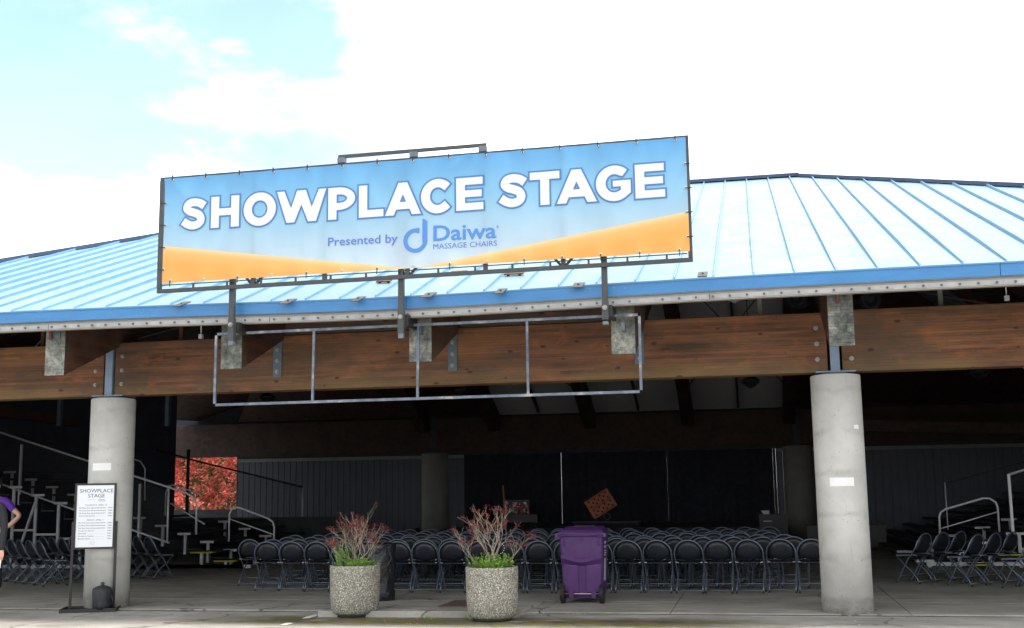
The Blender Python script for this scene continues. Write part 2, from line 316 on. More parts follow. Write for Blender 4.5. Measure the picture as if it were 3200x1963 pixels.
# ------------------------------------------------------------------ mesh helpers
class MB:
    def __init__(s): s.v = []; s.f = []; s.sm = []
    def add(s, vs, fs, smooth=False):
        o = len(s.v); s.v += [tuple(q) for q in vs]; s.f += [tuple(i+o for i in f) for f in fs]; s.sm += [smooth]*len(fs); return s
    def box(s, a, b, rot=None, piv=None):
        x0, y0, z0 = a; x1, y1, z1 = b
        vs = [Vector(p) for p in ((x0,y0,z0),(x1,y0,z0),(x1,y1,z0),(x0,y1,z0),(x0,y0,z1),(x1,y0,z1),(x1,y1,z1),(x0,y1,z1))]
        if rot is not None:
            pv = Vector(piv) if piv else sum(vs, Vector())/8
            vs = [rot @ (q-pv)+pv for q in vs]
        return s.add(vs, [(0,3,2,1),(4,5,6,7),(0,1,5,4),(1,2,6,5),(2,3,7,6),(3,0,4,7)])
    def bar(s, p, q, w, h=None, up=(0, 0, 1)):
        """square bar between two points"""
        p, q = Vector(p), Vector(q); h = h or w; d = (q-p).normalized(); up = Vector(up)
        if abs(d.dot(up)) > .98: up = Vector((0, 1, 0))
        a = d.cross(up).normalized()*w/2; b = a.cross(d).normalized()*h/2
        vs = [p-a-b, p+a-b, p+a+b, p-a+b, q-a-b, q+a-b, q+a+b, q-a+b]
        return s.add(vs, [(0,1,2,3),(7,6,5,4),(0,4,5,1),(1,5,6,2),(2,6,7,3),(3,7,4,0)])
    def tube(s, pts, r, n=8, closed=False, caps=True):
        pts = [Vector(p) for p in pts]; m = len(pts); rs = r if isinstance(r, (list, tuple)) else [r]*m
        vs = []; prev = None
        for i, p in enumerate(pts):
            a = pts[(i-1) % m] if (closed or i > 0) else p; b = pts[(i+1) % m] if (closed or i < m-1) else p
            d = (b-a); d = d.normalized() if d.length > 1e-9 else Vector((0, 0, 1))
            if prev is None:
                t = Vector((0, 0, 1)) if abs(d.z) < .9 else Vector((1, 0, 0)); u = d.cross(t).normalized()
            else: u = (prev-d*prev.dot(d)); u = u.normalized() if u.length > 1e-6 else d.orthogonal().normalized()
            prev = u; w = d.cross(u)
            for k in range(n):
                an = 2*PI*k/n; vs.append(p+(u*math.cos(an)+w*math.sin(an))*rs[i])
        fs = []
        for i in range(m if closed else m-1):
            j = (i+1) % m
            for k in range(n): fs.append((i*n+k, i*n+(k+1) % n, j*n+(k+1) % n, j*n+k))
        if caps and not closed: fs += [tuple(range(n-1, -1, -1)), tuple((m-1)*n+k for k in range(n))]
        return s.add(vs, fs, True)
    def lathe(s, prof, c=(0, 0, 0), n=32, smooth=True, wob=None):
        vs = []; c = Vector(c)
        for (r, z) in prof:
            for k in range(n):
                a = 2*PI*k/n; rr = r*(1+(wob(a, z) if wob else 0)); vs.append(c+Vector((rr*math.cos(a), rr*math.sin(a), z)))
        fs = [(i*n+k, i*n+(k+1) % n, (i+1)*n+(k+1) % n, (i+1)*n+k) for i in range(len(prof)-1) for k in range(n)]
        fs += [tuple(range(n-1, -1, -1)), tuple((len(prof)-1)*n+k for k in range(n))]
        return s.add(vs, fs, smooth)
    def ball(s, c, r, n=6, m=4, sc=(1, 1, 1)):
        c = Vector(c); vs = [c+Vector((0, 0, r*sc[2]))]
        for i in range(1, m):
            t = PI*i/m
            for k in range(n):
                a = 2*PI*k/n; vs.append(c+Vector((r*math.sin(t)*math.cos(a)*sc[0], r*math.sin(t)*math.sin(a)*sc[1], r*math.cos(t)*sc[2])))
        vs.append(c-Vector((0, 0, r*sc[2]))); e = len(vs)-1
        fs = [(0, 1+k, 1+(k+1) % n) for k in range(n)]
        for i in range(m-2):
            for k in range(n): fs.append((1+i*n+k, 1+(i+1)*n+k, 1+(i+1)*n+(k+1) % n, 1+i*n+(k+1) % n))
        fs += [(e, 1+(m-2)*n+(k+1) % n, 1+(m-2)*n+k) for k in range(n)]
        return s.add(vs, fs, True)
    def prism(s, loop, y0, y1):
        """loop of (x,z) extruded along y"""
        n = len(loop); vs = [(x, y0, z) for x, z in loop]+[(x, y1, z) for x, z in loop]
        fs = [tuple(range(n)), tuple(range(2*n-1, n-1, -1))]+[(i, n+i, n+(i+1) % n, (i+1) % n) for i in range(n)]
        return s.add(vs, fs)
    def mesh(s, name):
        me = bpy.data.meshes.new(name); me.from_pydata(s.v, [], s.f); me.polygons.foreach_set('use_smooth', s.sm)
        bm = bmesh.new(); bm.from_mesh(me); bmesh.ops.recalc_face_normals(bm, faces=bm.faces); bm.to_mesh(me); bm.free()
        me.update(); return me

def new(name, me, m=None, parent=None, loc=None, kind=None):
    if isinstance(me, MB): me = me.mesh(name)
    if m is not None and not me.materials: me.materials.append(M[m] if isinstance(m, str) else m)
    o = bpy.data.objects.new(name, me); COL.objects.link(o)
    if parent is not None: o.parent = parent
    if loc is not None: o.location = loc
    if kind: o['kind'] = kind
    return o
def tag(o, label, cat, group=None):
    o['label'] = label; o['category'] = cat
    if group: o['group'] = group
    return o
def thing(name, label, cat, loc=(0, 0, 0), rz=0, group=None):
    o = bpy.data.objects.new(name, None); COL.objects.link(o); o.location = loc; o.rotation_euler = (0, 0, rz); o.empty_display_size = .1
    return tag(o, label, cat, group)
def struct(name, me, m): return new(name, me, m, kind='structure')
def dup(root, loc, rz, label, group=None):
    r = root.copy(); COL.objects.link(r); r.location = loc; r.rotation_euler = (0, 0, rz); r['label'] = label
    if group: r['group'] = group
    for ch in list(root.children):
        c = ch.copy(); COL.objects.link(c); c.parent = r
        for g in ch.children:
            d = g.copy(); COL.objects.link(d); d.parent = c
    return r
def bevel(o, w=.01, seg=2):
    b = o.modifiers.new('bevel', 'BEVEL'); b.width = w; b.segments = seg; b.limit_method = 'ANGLE'; return o

# ================================================================== GROUND
W0 = 10.18                       # column spacing
mb = MB(); mb.add([(-400, -300, -.02), (400, -300, -.02), (400, 500, -.02), (-400, 500, -.02)], [(0, 1, 2, 3)]); struct('ground', mb, 'road')
# concrete floor cast in bays with open joints; each bay is a piece
fl = bpy.data.objects.new('floor', None); COL.objects.link(fl); fl['kind'] = 'structure'
mb = MB().box((-16, -.26, -.06), (30, 22, -.012)); new('floor_base', mb, 'slab', fl)
xs = [-16, -11.2, -7.6, -3.9, -.9, 2.5, 5.35, 6.32, 8.0, 10.9, 13.6, 17.5, 22, 30]; ys = [-.30, 1.15, 5.6, 10.4, 15.2, 21.98]
for j in range(len(ys)-1):
    for i in range(len(xs)-1):
        g = .006; dz = random.uniform(-.0015, .0015)
        x0, x1 = xs[i]+g, xs[i+1]-g
        mb = MB(); sh = .22*math.sin(i*2.1+1)*(ys[j+1]-ys[j])*.4
        x0b, x1b = x0, x1
        mb.box((x0, ys[j]+g, -.05), (x1, ys[j+1]-g, dz)); new('floor_bay', mb, 'slab', fl)
# ramp pad between the planters, with a raised front edge
mb = MB(); a = [(3.55, -.93, 0), (6.12, -.83, 0), (6.16, 1.08, 0), (3.62, 1.02, 0)]
top = [.055, .06, .006, .006]
mb.add([(x, y, -.03) for x, y, z in a]+[(x, y, t) for (x, y, z), t in zip(a, top)], [(3,2,1,0),(4,5,6,7),(0,1,5,4),(1,2,6,5),(2,3,7,6),(3,0,4,7)])
struct('pavement_ramp', mb, 'slab')
mb = MB(); c0, c1, c2, c3 = at(1370, 1897, Z=.04), at(1510, 1899, Z=.04), at(1510, 1880, Z=.03), at(1412, 1880, Z=.03)
mb.box((c0.x, c0.y, .02), (c1.x, c3.y, c0.z+.012)); tag(new('utility_cover', mb, 'rustcover'), 'rust brown rectangular cover let into the concrete ramp', 'cover')
# worn white paint on the paving
mb = MB()
def strip(p, q, w, z=-.016):
    p, q = Vector(p), Vector(q); d = (q-p).normalized(); s_ = Vector((-d.y, d.x, 0))*w/2; n_ = 14; vs = []
    for i in range(n_+1):
        c = p.lerp(q, i/n_); k = 1+.5*noise.noise(c*4)
        vs += [(c.x-s_.x*k, c.y-s_.y*k, z), (c.x+s_.x*k, c.y+s_.y*k, z)]
    mb.add(vs, [(2*i, 2*i+1, 2*i+3, 2*i+2) for i in range(n_) if random.random() > .34])
strip(at(-30, 1912, Z=-.02), at(185, 1914, Z=-.02), .05); strip(at(380, 1917, Z=-.02), at(1015, 1917, Z=-.02), .04)
strip(at(1012, 1915, Z=-.02), at(860, 1962, Z=-.02), .09); strip(at(2350, 1928, Z=-.02), at(2830, 1931, Z=-.02), .05)
strip(at(2655, 1925, Z=-.02), at(2690, 1958, Z=-.02), .03); strip(at(1770, 1919, Z=-.02), at(1830, 1920, Z=-.02), .04)
o = new('pavement_marking', mb, 'chalk'); o['kind'] = 'structure'
# dark grime line where the paving meets the slab
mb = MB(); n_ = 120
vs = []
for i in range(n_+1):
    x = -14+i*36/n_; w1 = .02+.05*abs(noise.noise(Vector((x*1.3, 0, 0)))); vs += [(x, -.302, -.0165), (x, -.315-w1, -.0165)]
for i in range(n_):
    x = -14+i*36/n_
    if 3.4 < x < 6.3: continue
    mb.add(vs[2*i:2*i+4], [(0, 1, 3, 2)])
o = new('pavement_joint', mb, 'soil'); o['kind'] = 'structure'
# litter
mb = MB()
for k in range(26):
    if k < 9: p = at(1270+random.uniform(0, 45), 1953+random.uniform(-3, 2), Z=-.02)
    else: p = at(random.choice([random.uniform(1160, 1240), random.uniform(1500, 1720), random.uniform(1180, 1420)]), random.uniform(1925, 1950), Z=-.02)
    s_ = random.uniform(.008, .02); an = random.uniform(0, PI); e = Vector((math.cos(an), math.sin(an), 0))*s_; f_ = Vector((-e.y, e.x, 0))*.45
    q = Vector((p.x, p.y, -.012)); mb.add([q-e, q-f_+Vector((0, 0, .006)), q+e, q+f_+Vector((0, 0, .004))], [(0, 1, 2, 3)])
o = new('debris', mb, 'orangeleaf'); o['kind'] = 'stuff'; o['label'] = 'scraps of orange leaf litter lying on the stained paving'
mb = MB()
for k in range(700):
    t = random.random(); x = 3.5+t*2.9; y = -.97+.1*t+random.gauss(0, .05)
    if noise.noise(Vector((x*1.7, 3, 0))) < .12: continue
    h = random.uniform(.01, .045); a_ = random.uniform(0, 2*PI); w_ = random.uniform(.003, .008)
    d = Vector((math.cos(a_), math.sin(a_), 0)); b_ = Vector((x, y, -.02))
    mb.add([b_-d*w_, b_+d*w_, b_+Vector((random.gauss(0, .02), random.gauss(0, .02), h))], [(0, 1, 2)])
o = new('moss_weeds', mb, 'weed'); o['kind'] = 'stuff'; o['label'] = 'moss and tiny weeds along the edge of the concrete ramp'

# ================================================================== PAVILION
pav = thing('pavilion', 'open timber and concrete pavilion with a blue standing seam metal roof', 'pavilion')
SL = .3573; EY = -1.75; EZ = 4.012
def sag(x): return -.055*math.exp(-((x-4.9)/3.0)**2)
def rz(x, y): return EZ+SL*(y-EY)+sag(x)*max(0, 1-(y-EY)/9)
HL, HR = Vector((-.7, 10.3)), Vector((10.34, 10.3)); EL, ER = Vector((-7.6, EY)), Vector((19.3, EY)); VL, VR = Vector((-14.6, 10.3)), Vector((26.5, 10.3)); BL, BR = Vector((-7.6, 22.35)), Vector((19.3, 22.35))
def topy(x):
    if x < HL.x: return EY+(x-EL.x)/(HL.x-EL.x)*(HL.y-EY)
    if x > HR.x: return EY+(ER.x-x)/(ER.x-HR.x)*(HR.y-EY)
    return HL.y
roof = bpy.data.objects.new('roof', None); COL.objects.link(roof); roof.parent = pav
PIT = .4637; X0 = -.525
k0 = int((EL.x-X0)/PIT)-1; k1 = int((ER.x-X0)/PIT)+1
for k in range(k0, k1+1):
    xa, xb = X0+k*PIT, X0+(k+1)*PIT
    ya, yb = topy(xa), topy(xb)
    if max(ya, yb) <= EY+.02: continue
    xa2, xb2 = max(xa, EL.x), min(xb, ER.x); ya, yb = topy(xa2), topy(xb2)
    cut = [(xa2, EY), (xb2, EY), (xb2, yb), (xa2, ya)]
    # a shallow pan with a little oil-canning
    mb = MB(); n_ = 8; vs = []
    j = random.uniform(-.012, .012)
    for i in range(n_+1):
        t = i/n_
        for (x, yt) in ((xa2, ya), ((xa2+xb2)/2, (ya+yb)/2), (xb2, yb)):
            y = EY+j+(yt-EY-j)*t; dz = .006*noise.noise(Vector((x*2, y*1.1, 0))) if x not in (xa2, xb2) else 0
            vs.append((x, y, rz(x, y)+dz))
    fs = []
    for i in range(n_):
        for c in range(2): fs.append((i*3+c, i*3+c+1, i*3+c+4, i*3+c+3))
    o_ = len(vs); vs2 = vs+[(x, y, z-.012) for x, y, z in vs[:3]]
    fs += [(0, 1, o_+1, o_), (1, 2, o_+2, o_+1)]
    mb.add(vs2, fs, False); new('roof_panel', mb, 'roof', roof)
    if ya > EY+.1:
        x = xa2; w_, h_ = .008, .052; y0, y1 = EY-.004, ya
        n_ = 6; vs = []
        for i in range(n_+1):
            y = y0+.05*(i == 0)*0+(y1-y0)*i/n_; z = rz(x, y); hh = h_*(1 if i else .65)
            wv = .006*noise.noise(Vector((x*5, y*2, 2)))
            vs += [(x-w_, y, z-.01), (x-w_+wv, y+.02, z+hh), (x+w_+wv, y+.02, z+hh), (x+w_, y, z-.01)]
        fs = [(i*4+c, i*4+c+1, i*4+c+5, i*4+c+4) for i in range(n_) for c in range(3)]+[(0, 1, 2, 3), (n_*4+3, n_*4+2, n_*4+1, n_*4)]
        new('roof_seam', MB().add(vs, fs), 'rib', roof)
def quadroof(pts, name='roof_slope', m='roof'):
    vs = [(p[0], p[1], p[2]) for p in pts]; n_ = len(vs)
    new(name, MB().add(vs+[(x, y, z-.02) for x, y, z in vs], [tuple(range(n_)), tuple(range(2*n_-1, n_-1, -1))]+[(i, n_+i, n_+(i+1) % n_, (i+1) % n_) for i in range(n_)]), m, roof)
RZ = EZ+SL*(HL.y-EY)
quadroof([(*EL, EZ), (*HL, RZ), (*VL, EZ)]); quadroof([(*HL, RZ), (*BL, EZ), (*VL, EZ)])
quadroof([(*ER, EZ), (*VR, EZ), (*HR, RZ)]); quadroof([(*HR, RZ), (*VR, EZ), (*BR, EZ)])
quadroof([(*HL, RZ), (*HR, RZ), (*BR, EZ), (*BL, EZ)])
for a_, b_ in (((*EL, EZ), (*HL, RZ)), ((*HL, RZ), (*HR, RZ)), ((*HR, RZ), (*ER, EZ))):
    new('ridge_cap', MB().bar(Vector(a_)+Vector((0, 0, .03)), Vector(b_)+Vector((0, 0, .03)), .22, .07), 'ridge', roof)
def onroof(x, y):
    d = _f + RR*((x-1600)/FOC) - UU*((y-981.5)/FOC)
    t = (EZ+SL*(CAM.y-EY)-CAM.z)/(d.z-SL*d.y); p = CAM+d*t; p.z = rz(p.x, p.y); return p
rot = Matrix.Rotation(math.atan(SL), 3, 'X')
for i, (x, y) in enumerate([(567, 947), (900, 933), (1119, 923), (1340, 910), (1564, 900), (1807, 885), (2196, 856)]):
    p = onroof(x, y); w_ = .055+.01*(i % 2)
    mb = MB().box((p.x-w_, p.y-.16, p.z+.004), (p.x+w_, p.y+.16, p.z+.012), rot); mb.ball((p.x, p.y, p.z+.018), .014)
    new('patch_plate', mb, 'patchplate', roof)
for (x, y, w_) in [(1236, 858, .12), (1200, 874, .10), (1434, 845, .11), (1606, 852, .13), (1620, 840, .10)]:
    p = onroof(x, y); mb = MB().box((p.x-w_, p.y-.05, p.z+.02), (p.x+w_, p.y+.05, p.z+.035), rot); mb.box((p.x-w_*.7, p.y-.03, p.z-.0), (p.x-w_*.5, p.y+.03, p.z+.02)); mb.box((p.x+w_*.5, p.y-.03, p.z), (p.x+w_*.7, p.y+.03, p.z+.02))
    new('roof_bracket', mb, 'rust', roof)
for (x, y) in []:
    p = onroof(x, y); q = onroof(x-22, y+22); vs = []
    m_ = Mat('rust_stain', (.62, .52, .44), .7); ff = m_.noise(14, 5, .7); m_.color(m_.ramp(ff, (.3, (.16, .25, .30)), (.7, (.26, .19, .15))))
    for t, w_ in ((0, .10), (.35, .09), (.7, .06), (1, .02)):
        c = p.lerp(q, t); vs += [(c.x-w_, c.y, rz(c.x-w_, c.y)+.009), (c.x+w_, c.y, rz(c.x+w_, c.y)+.009)]
    new('rust_stain', MB().add(vs, [(0,1,3,2),(2,3,5,4),(4,5,7,6)]), m_.m, roof)

# gutter: blue face, pale soffit, bolted galvanised strip
gut = bpy.data.objects.new('gutter', None); COL.objects.link(gut); gut.parent = pav
def run(name, m, y0, y1, z0, z1, xa, xb, parent, n_=40, lip=0):
    vs = []; fs = []
    for i in range(n_+1):
        x = xa+(xb-xa)*i/n_; s_ = sag(x)
        vs += [(x, y0, z0+s_), (x, y0-lip, z1+s_), (x, y1, z1+s_), (x, y1, z0+s_)]
    for i in range(n_):
        for c in range(4): fs.append((i*4+c, i*4+(c+1) % 4, i*4+4+(c+1) % 4, i*4+4+c))
    fs += [(0, 1, 2, 3), (n_*4+3, n_*4+2, n_*4+1, n_*4)]
    return new(name, MB().add(vs, fs), m, parent)
JX = 4.99
for xa, xb, dy in ((EL.x, -2.2, 0), (-2.194, JX, -.004), (JX+.006, 11.9, .004), (11.906, ER.x, 0)):
    run('gutter_face', 'gutter', -1.80+dy, -1.76+dy, 3.845, 3.985, xa, xb, gut, lip=.012)
    run('gutter_lip', 'gutter', -1.823+dy, -1.79+dy, 3.978, 3.992, xa, xb, gut)
run('gutter_shade_strip', 'steel', -1.792, -1.762, 3.832, 3.845, EL.x, ER.x, gut)  # grey strip drawn in as the shadow line below the blue face
run('gutter_trough', 'gutter', -1.755, -1.60, 3.86, 3.95, EL.x, ER.x, gut)
run('soffit_board', 'beige', -1.775, -1.55, 3.803, 3.842, EL.x, ER.x, gut)
for xa in (-6.0, .08, 3.2, 8.7):
    xb = {-6.0: .07, .08: 3.19, 3.2: 8.69, 8.7: 18}[xa]
    run('galvanised_strip', 'galv', -1.795, -1.775, 3.745, 3.801, xa, xb, gut)
run('strip_lip', 'beige', -1.792, -1.70, 3.730, 3.743, EL.x, ER.x, gut)
bm_ = MB(); bm_.add(*[[(.014*math.cos(a*PI/4), -.014*(q), .014*math.sin(a*PI/4)) for q in (0, 1) for a in range(8)], [tuple(range(15, 7, -1))]+[(i, (i+1) % 8, 8+(i+1) % 8, 8+i) for i in range(8)]]); bmesh_bolt = bm_.mesh('bolt'); bmesh_bolt.materials.append(M['boltdark'])
x = -3.0
while x < 14:
    if abs(x-8.0) > .09: new('bolt', bmesh_bolt, None, gut, (x, -1.795, 3.772+sag(x)))
    x += .1955

# beams
def beamobj(name, a, b, m='beam', parent=pav, bev=.006):
    o = new(name, MB().box(a, b), m, parent); bevel(o, bev, 1); return o
b1 = beamobj('beam', (-8.1, -.15, 2.985), (-.09, .15, 3.755)); b2 = beamobj('beam', (.09, -.15, 2.985), (W0-.09, .15, 3.755)); b3 = beamobj('beam', (W0+.09, -.15, 2.985), (19.0, .15, 3.775))
hexb = MB(); hexb.add([(.030*math.cos(a*PI/6), -q*.01, .030*math.sin(a*PI/6)) for q in (0, 1) for a in range(12)], [tuple(range(23, 11, -1))]+[(i, (i+1) % 12, 12+(i+1) % 12, 12+i) for i in range(12)])
hexb.add([(.018*math.cos(a*PI/3), -.01-q*.018, .018*math.sin(a*PI/3)) for q in (0, 1) for a in range(6)], [tuple(range(11, 5, -1))]+[(i, (i+1) % 6, 6+(i+1) % 6, 6+i) for i in range(6)])
bigbolt = hexb.mesh('beam_bolt'); bigbolt.materials.append(M['bolt'])
for cx, l_, r_ in ((0, b1, b2), (W0, b2, b3)):
    for z in (3.15, 3.35, 3.555):
        new('bolt', bigbolt, None, l_, (cx-.215, -.151, z)); new('bolt', bigbolt, None, r_, (cx+.205, -.151, z))
for rx in (2.545, 5.09, 7.635):
    pl = new('hanger_plate', MB().box((rx+.0, -.164, 3.17), (rx+.125, -.152, 3.72)), 'blueplate', pav)
    for z in (3.245, 3.40, 3.56): new('bolt', bigbolt, None, pl, (rx+.062, -.164, z))
# weathered upper boards between the middle rafters
for xa, xb in ((2.70, 4.93), (5.25, 7.48)):
    new('upper_board', MB().box((xa, -.13, 3.765), (xb, -.09, 4.05)), 'board', pav)
    new('upper_board', MB().box((xa, -.125, 4.055), (xb, -.085, 4.42)), 'board', pav)
# rafters with cut end grain of stacked laminations
rafx = [-2.545, 0, 2.545, 5.09, 7.635, W0, 12.73]
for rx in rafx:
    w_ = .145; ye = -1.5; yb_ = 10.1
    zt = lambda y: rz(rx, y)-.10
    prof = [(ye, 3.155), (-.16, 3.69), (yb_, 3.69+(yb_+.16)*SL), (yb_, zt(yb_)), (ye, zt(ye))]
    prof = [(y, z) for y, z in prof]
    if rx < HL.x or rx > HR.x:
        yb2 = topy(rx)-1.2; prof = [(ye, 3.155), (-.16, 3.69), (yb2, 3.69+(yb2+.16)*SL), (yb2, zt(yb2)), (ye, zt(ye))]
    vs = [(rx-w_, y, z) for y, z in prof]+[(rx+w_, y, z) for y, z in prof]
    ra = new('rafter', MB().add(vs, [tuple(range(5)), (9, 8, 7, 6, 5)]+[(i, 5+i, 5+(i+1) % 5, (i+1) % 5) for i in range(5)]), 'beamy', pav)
    if -1 < rx < 11:
        z = 3.157; row = 0; seam = rx == W0
        while z < 3.80:
            h_ = .0385; sp_ = rx+random.uniform(-.03, .03)
            for a_, b_ in ((rx-w_+.001, sp_), (sp_, rx+w_-.001)):
                pr_ = random.uniform(.004, .009) if seam else random.uniform(.004, .006); g = .0016 if seam else .0006
                new('lamination', MB().box((a_+g, ye-pr_, z+g), (b_-g, ye-.0005, z+h_-g)), 'endgrain', ra)
            z += h_; row += 1
        if rx in (0, W0):
            p0, p1 = (at(165, 1030, Y=-1.515), at(188, 1057, Y=-1.515)) if rx == 0 else (at(2602, 908, Y=-1.515), at(2632, 942, Y=-1.515))
            new('bracket_plate', MB().box((p0.x, -1.522, p1.z), (p1.x, -1.5105, p0.z+.1)), 'steel', ra)
            q0, q1 = (at(153, 1016, Y=-1.55), at(159, 1062, Y=-1.55)) if rx == 0 else (at(2618, 893, Y=-1.55), at(2618, 947, Y=-1.55))
            new('pipe_stub', MB().tube([q0+Vector((0, 0, .08)), q1], .02, 8), 'brownsteel', ra)
# steel posts standing on the columns
for cx in (0, W0):
    st = MB().box((cx-.057, -.165, 2.998), (cx+.057, .1, 3.8)); new('steel_post', st, 'colsteel', pav)
    new('base_plate', MB().box((cx-.245, -.19, 2.978), (cx+.245, .19, 2.996)), 'colsteel', pav)
# columns
def column(cx, cy, r, h, m, name='column'):
    prof = [(r, -.05), (r, h*.5), (r, h-.012), (r-.012, h), (r*.80, h+.008), (r*.62, h+.022), (r*.3, h+.03)]
    return new(name, MB().lathe(prof, (0, 0, 0), 56), m, pav, (cx, cy, 0))
cA = column(0, 0, .312, 2.95, 'column'); cB = column(W0, 0, .312, 2.95, 'column')
def patch_on(col, cx, r, pa, pb, name='paper_patch', m='paper', curl=.0):
    A_, B_ = at(*pa, Y=-r), at(*pb, Y=-r)
    # place on the cylinder by angle
    def ang(px):
        best = None
        for k in range(-90, 91):
            t = R(k); P = Vector((cx+r*math.sin(t), -r*math.cos(t), 1.5)); d = P-CAM
            if d.x*math.sin(t)-d.y*math.cos(t) > 0: continue
            u = 1600+FOC*d.dot(RR)/d.dot(_f)
            v = 981.5-FOC*d.dot(UU)/d.dot(_f)
            e = abs(u-(px+(pa[1]-v)*.0))
            if best is None or e < best[0]: best = (e, t)
        return best[1]
    sh = (1500-pa[1])*(.047 if cx < 1 else -.053)
    t0, t1 = ang(pa[0]-sh), ang(pb[0]-sh); n_ = 8; vs = []
    for i in range(n_+1):
        t = t0+(t1-t0)*i/n_; rr = r+.0035+(curl if i == n_ else 0)
        for z in (B_.z, A_.z): vs.append((rr*math.sin(t), -rr*math.cos(t), z))
    new(name, MB().add(vs, [(2*i, 2*i+2, 2*i+3, 2*i+1) for i in range(n_)], True), m, col)
patch_on(cA, 0, .312, (289, 1448), (345, 1470)); patch_on(cB, W0, .312, (2594, 1493), (2670, 1519)); patch_on(cB, W0, .312, (2670, 1327), (2682, 1339), curl=.01)

# back of the hall: beam, columns, ribbed metal walls, liner
YB = 20
beamobj('beam', (-9.5, YB-.15, 2.74), (19, YB+.15, 3.80), 'darkwood')
new('wall_blocking', MB().box((-14, YB+.16, 2.90), (24, YB+.2, 4.6)), 'curtain', pav)
for xa, xb in ((-7.4, 18.6),): new('wall_header', MB().box((xa, YB+.01, 2.66), (xb, YB+.155, 2.95)), 'riser', pav)
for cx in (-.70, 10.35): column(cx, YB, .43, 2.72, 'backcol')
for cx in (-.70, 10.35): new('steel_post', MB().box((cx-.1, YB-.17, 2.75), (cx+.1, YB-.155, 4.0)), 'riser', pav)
def ribwall(name, x0, x1, y, z1, w_=.205, rot=None):
    wl = bpy.data.objects.new(name, None); COL.objects.link(wl); wl.parent = pav
    n_ = max(1, round((x1-x0)/w_)); w_ = (x1-x0)/n_
    prof = [(0, 0), (.02, 0), (.03, .012), (.06, .012), (.07, 0), (w_, 0)]
    vs = [(x, q, 0) for x, q in prof]+[(x, q, z1) for x, q in prof]; k = len(prof)
    me = MB().add(vs, [(i, i+1, k+i+1, k+i) for i in range(k-1)]).mesh('wall_panel'); me.materials.append(M['wall'])
    for i in range(n_): new('wall_panel', me, None, wl, (x0+i*w_, y, 0))
    new('wall_trim', MB().box((x0, y-.03, z1-.04), (x1, y-.005, z1+.06)), 'trimlight', wl)
    return wl
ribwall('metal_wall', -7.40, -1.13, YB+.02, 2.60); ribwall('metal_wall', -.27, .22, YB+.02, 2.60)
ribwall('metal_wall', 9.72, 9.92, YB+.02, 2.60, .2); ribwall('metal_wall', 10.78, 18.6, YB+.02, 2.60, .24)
# dark end walls
new('low_wall', MB().box((-9.6, YB+.04, 0), (-7.4, YB+.09, 1.06)), 'riser', pav)
new('low_wall', MB().box((-8.6, 14.3, 0), (-1.9, 14.35, .92)), 'riser', pav)

mb = MB(); mb.add([(-8.3, 17.6, 0), (-12.9, 10.3, 0), (-8.1, .9, 0), (-8.1, .9, 4.3), (-12.9, 10.3, 4.6), (-8.3, 17.6, 5.2)], [(0, 1, 4, 5), (1, 2, 3, 4)]); new('side_wall', mb, 'endwall', pav)
mb = MB(); mb.add([(18.7, YB, 0), (24.6, 10.3, 0), (18.9, .8, 0), (18.9, .8, 4.4), (24.6, 10.3, 4.5), (18.7, YB, 4.4)], [(0, 1, 4, 5), (1, 2, 3, 4)]); new('side_wall', mb, 'endwall', pav)
# grey liner under the rear slope, between dark rafters
RYB, RYT = 19.84, 10.6; LZB, LZT = 3.86, 7.9
lin = bpy.data.objects.new('ceiling', None); COL.objects.link(lin); lin.parent = pav
bx = [(-1.0, 1.28, 'darkwood'), (1.28, 3.45, 'ceiling'), (3.45, 5.05, 'ceiling'), (5.05, 6.65, 'ceiling'), (6.65, 8.25, 'ceiling'), (8.25, 10.1, 'ceiling')]
def lz(y): return LZB+(LZT-LZB)*(RYB-y)/(RYB-RYT)
for xa, xb, m_ in bx:
    vs = [(xa, RYB, LZB), (xb, RYB, LZB), (xb, RYT, LZT), (xa, RYT, LZT)]
    new('ceiling_panel', MB().add(vs+[(x, y, z+.03) for x, y, z in vs], [(3,2,1,0),(4,5,6,7),(0,1,5,4),(1,2,6,5),(2,3,7,6),(3,0,4,7)]), m_, lin)
for xa, xb in ((-1.0, -7.3), (10.1, 17.8)):
    new('ceiling_panel', MB().add([(xa, RYB, LZB), (xa, RYT, LZT), (xb, RYB, LZB)], [(0, 1, 2)]), 'darkwood', lin)
for x in (-1.0, 1.28, 4.25, 7.2, 10.15):
    w_ = .17; vs = []
    for xx in (x-w_, x+w_):
        vs += [(xx, RYB-.1, LZB-.01), (xx, RYT, LZT-.01), (xx, RYT, LZT-.55), (xx, RYB-.1, LZB-.5)]
    new('rafter', MB().add(vs, [(0,1,2,3),(7,6,5,4),(0,4,5,1),(1,5,6,2),(2,6,7,3),(3,7,4,0)]), 'darkwood', pav)
for x in (2.7, 5.75, 8.7):
    new('purlin', MB().bar((x, RYB-.3, lz(RYB-.3)-.09), (x, RYT, LZT-.09), .06, .12), 'riser', pav)
for xa, xb in ((1.4, 4.1), (7.35, 10.0), (1.4, 4.1)):
    for ya, yb_ in ((12.5, 18), (18, 12.5)):
        new('brace_rod', MB().tube([(xa, ya, lz(ya)-.25), (xb, yb_, lz(yb_)-.25)], .014, 5), 'riser', pav)
for tri in (((*EL, EZ), (*HL, RZ), (*VL, EZ)), ((*HL, RZ), (*BL, EZ), (*VL, EZ)), ((*ER, EZ), (*VR, EZ), (*HR, RZ)), ((*HR, RZ), (*VR, EZ), (*BR, EZ))):
    new('ceiling_panel', MB().add([(x, y, z-.06) for x, y, z in tri], [(0, 1, 2)]), 'darkwood', lin)
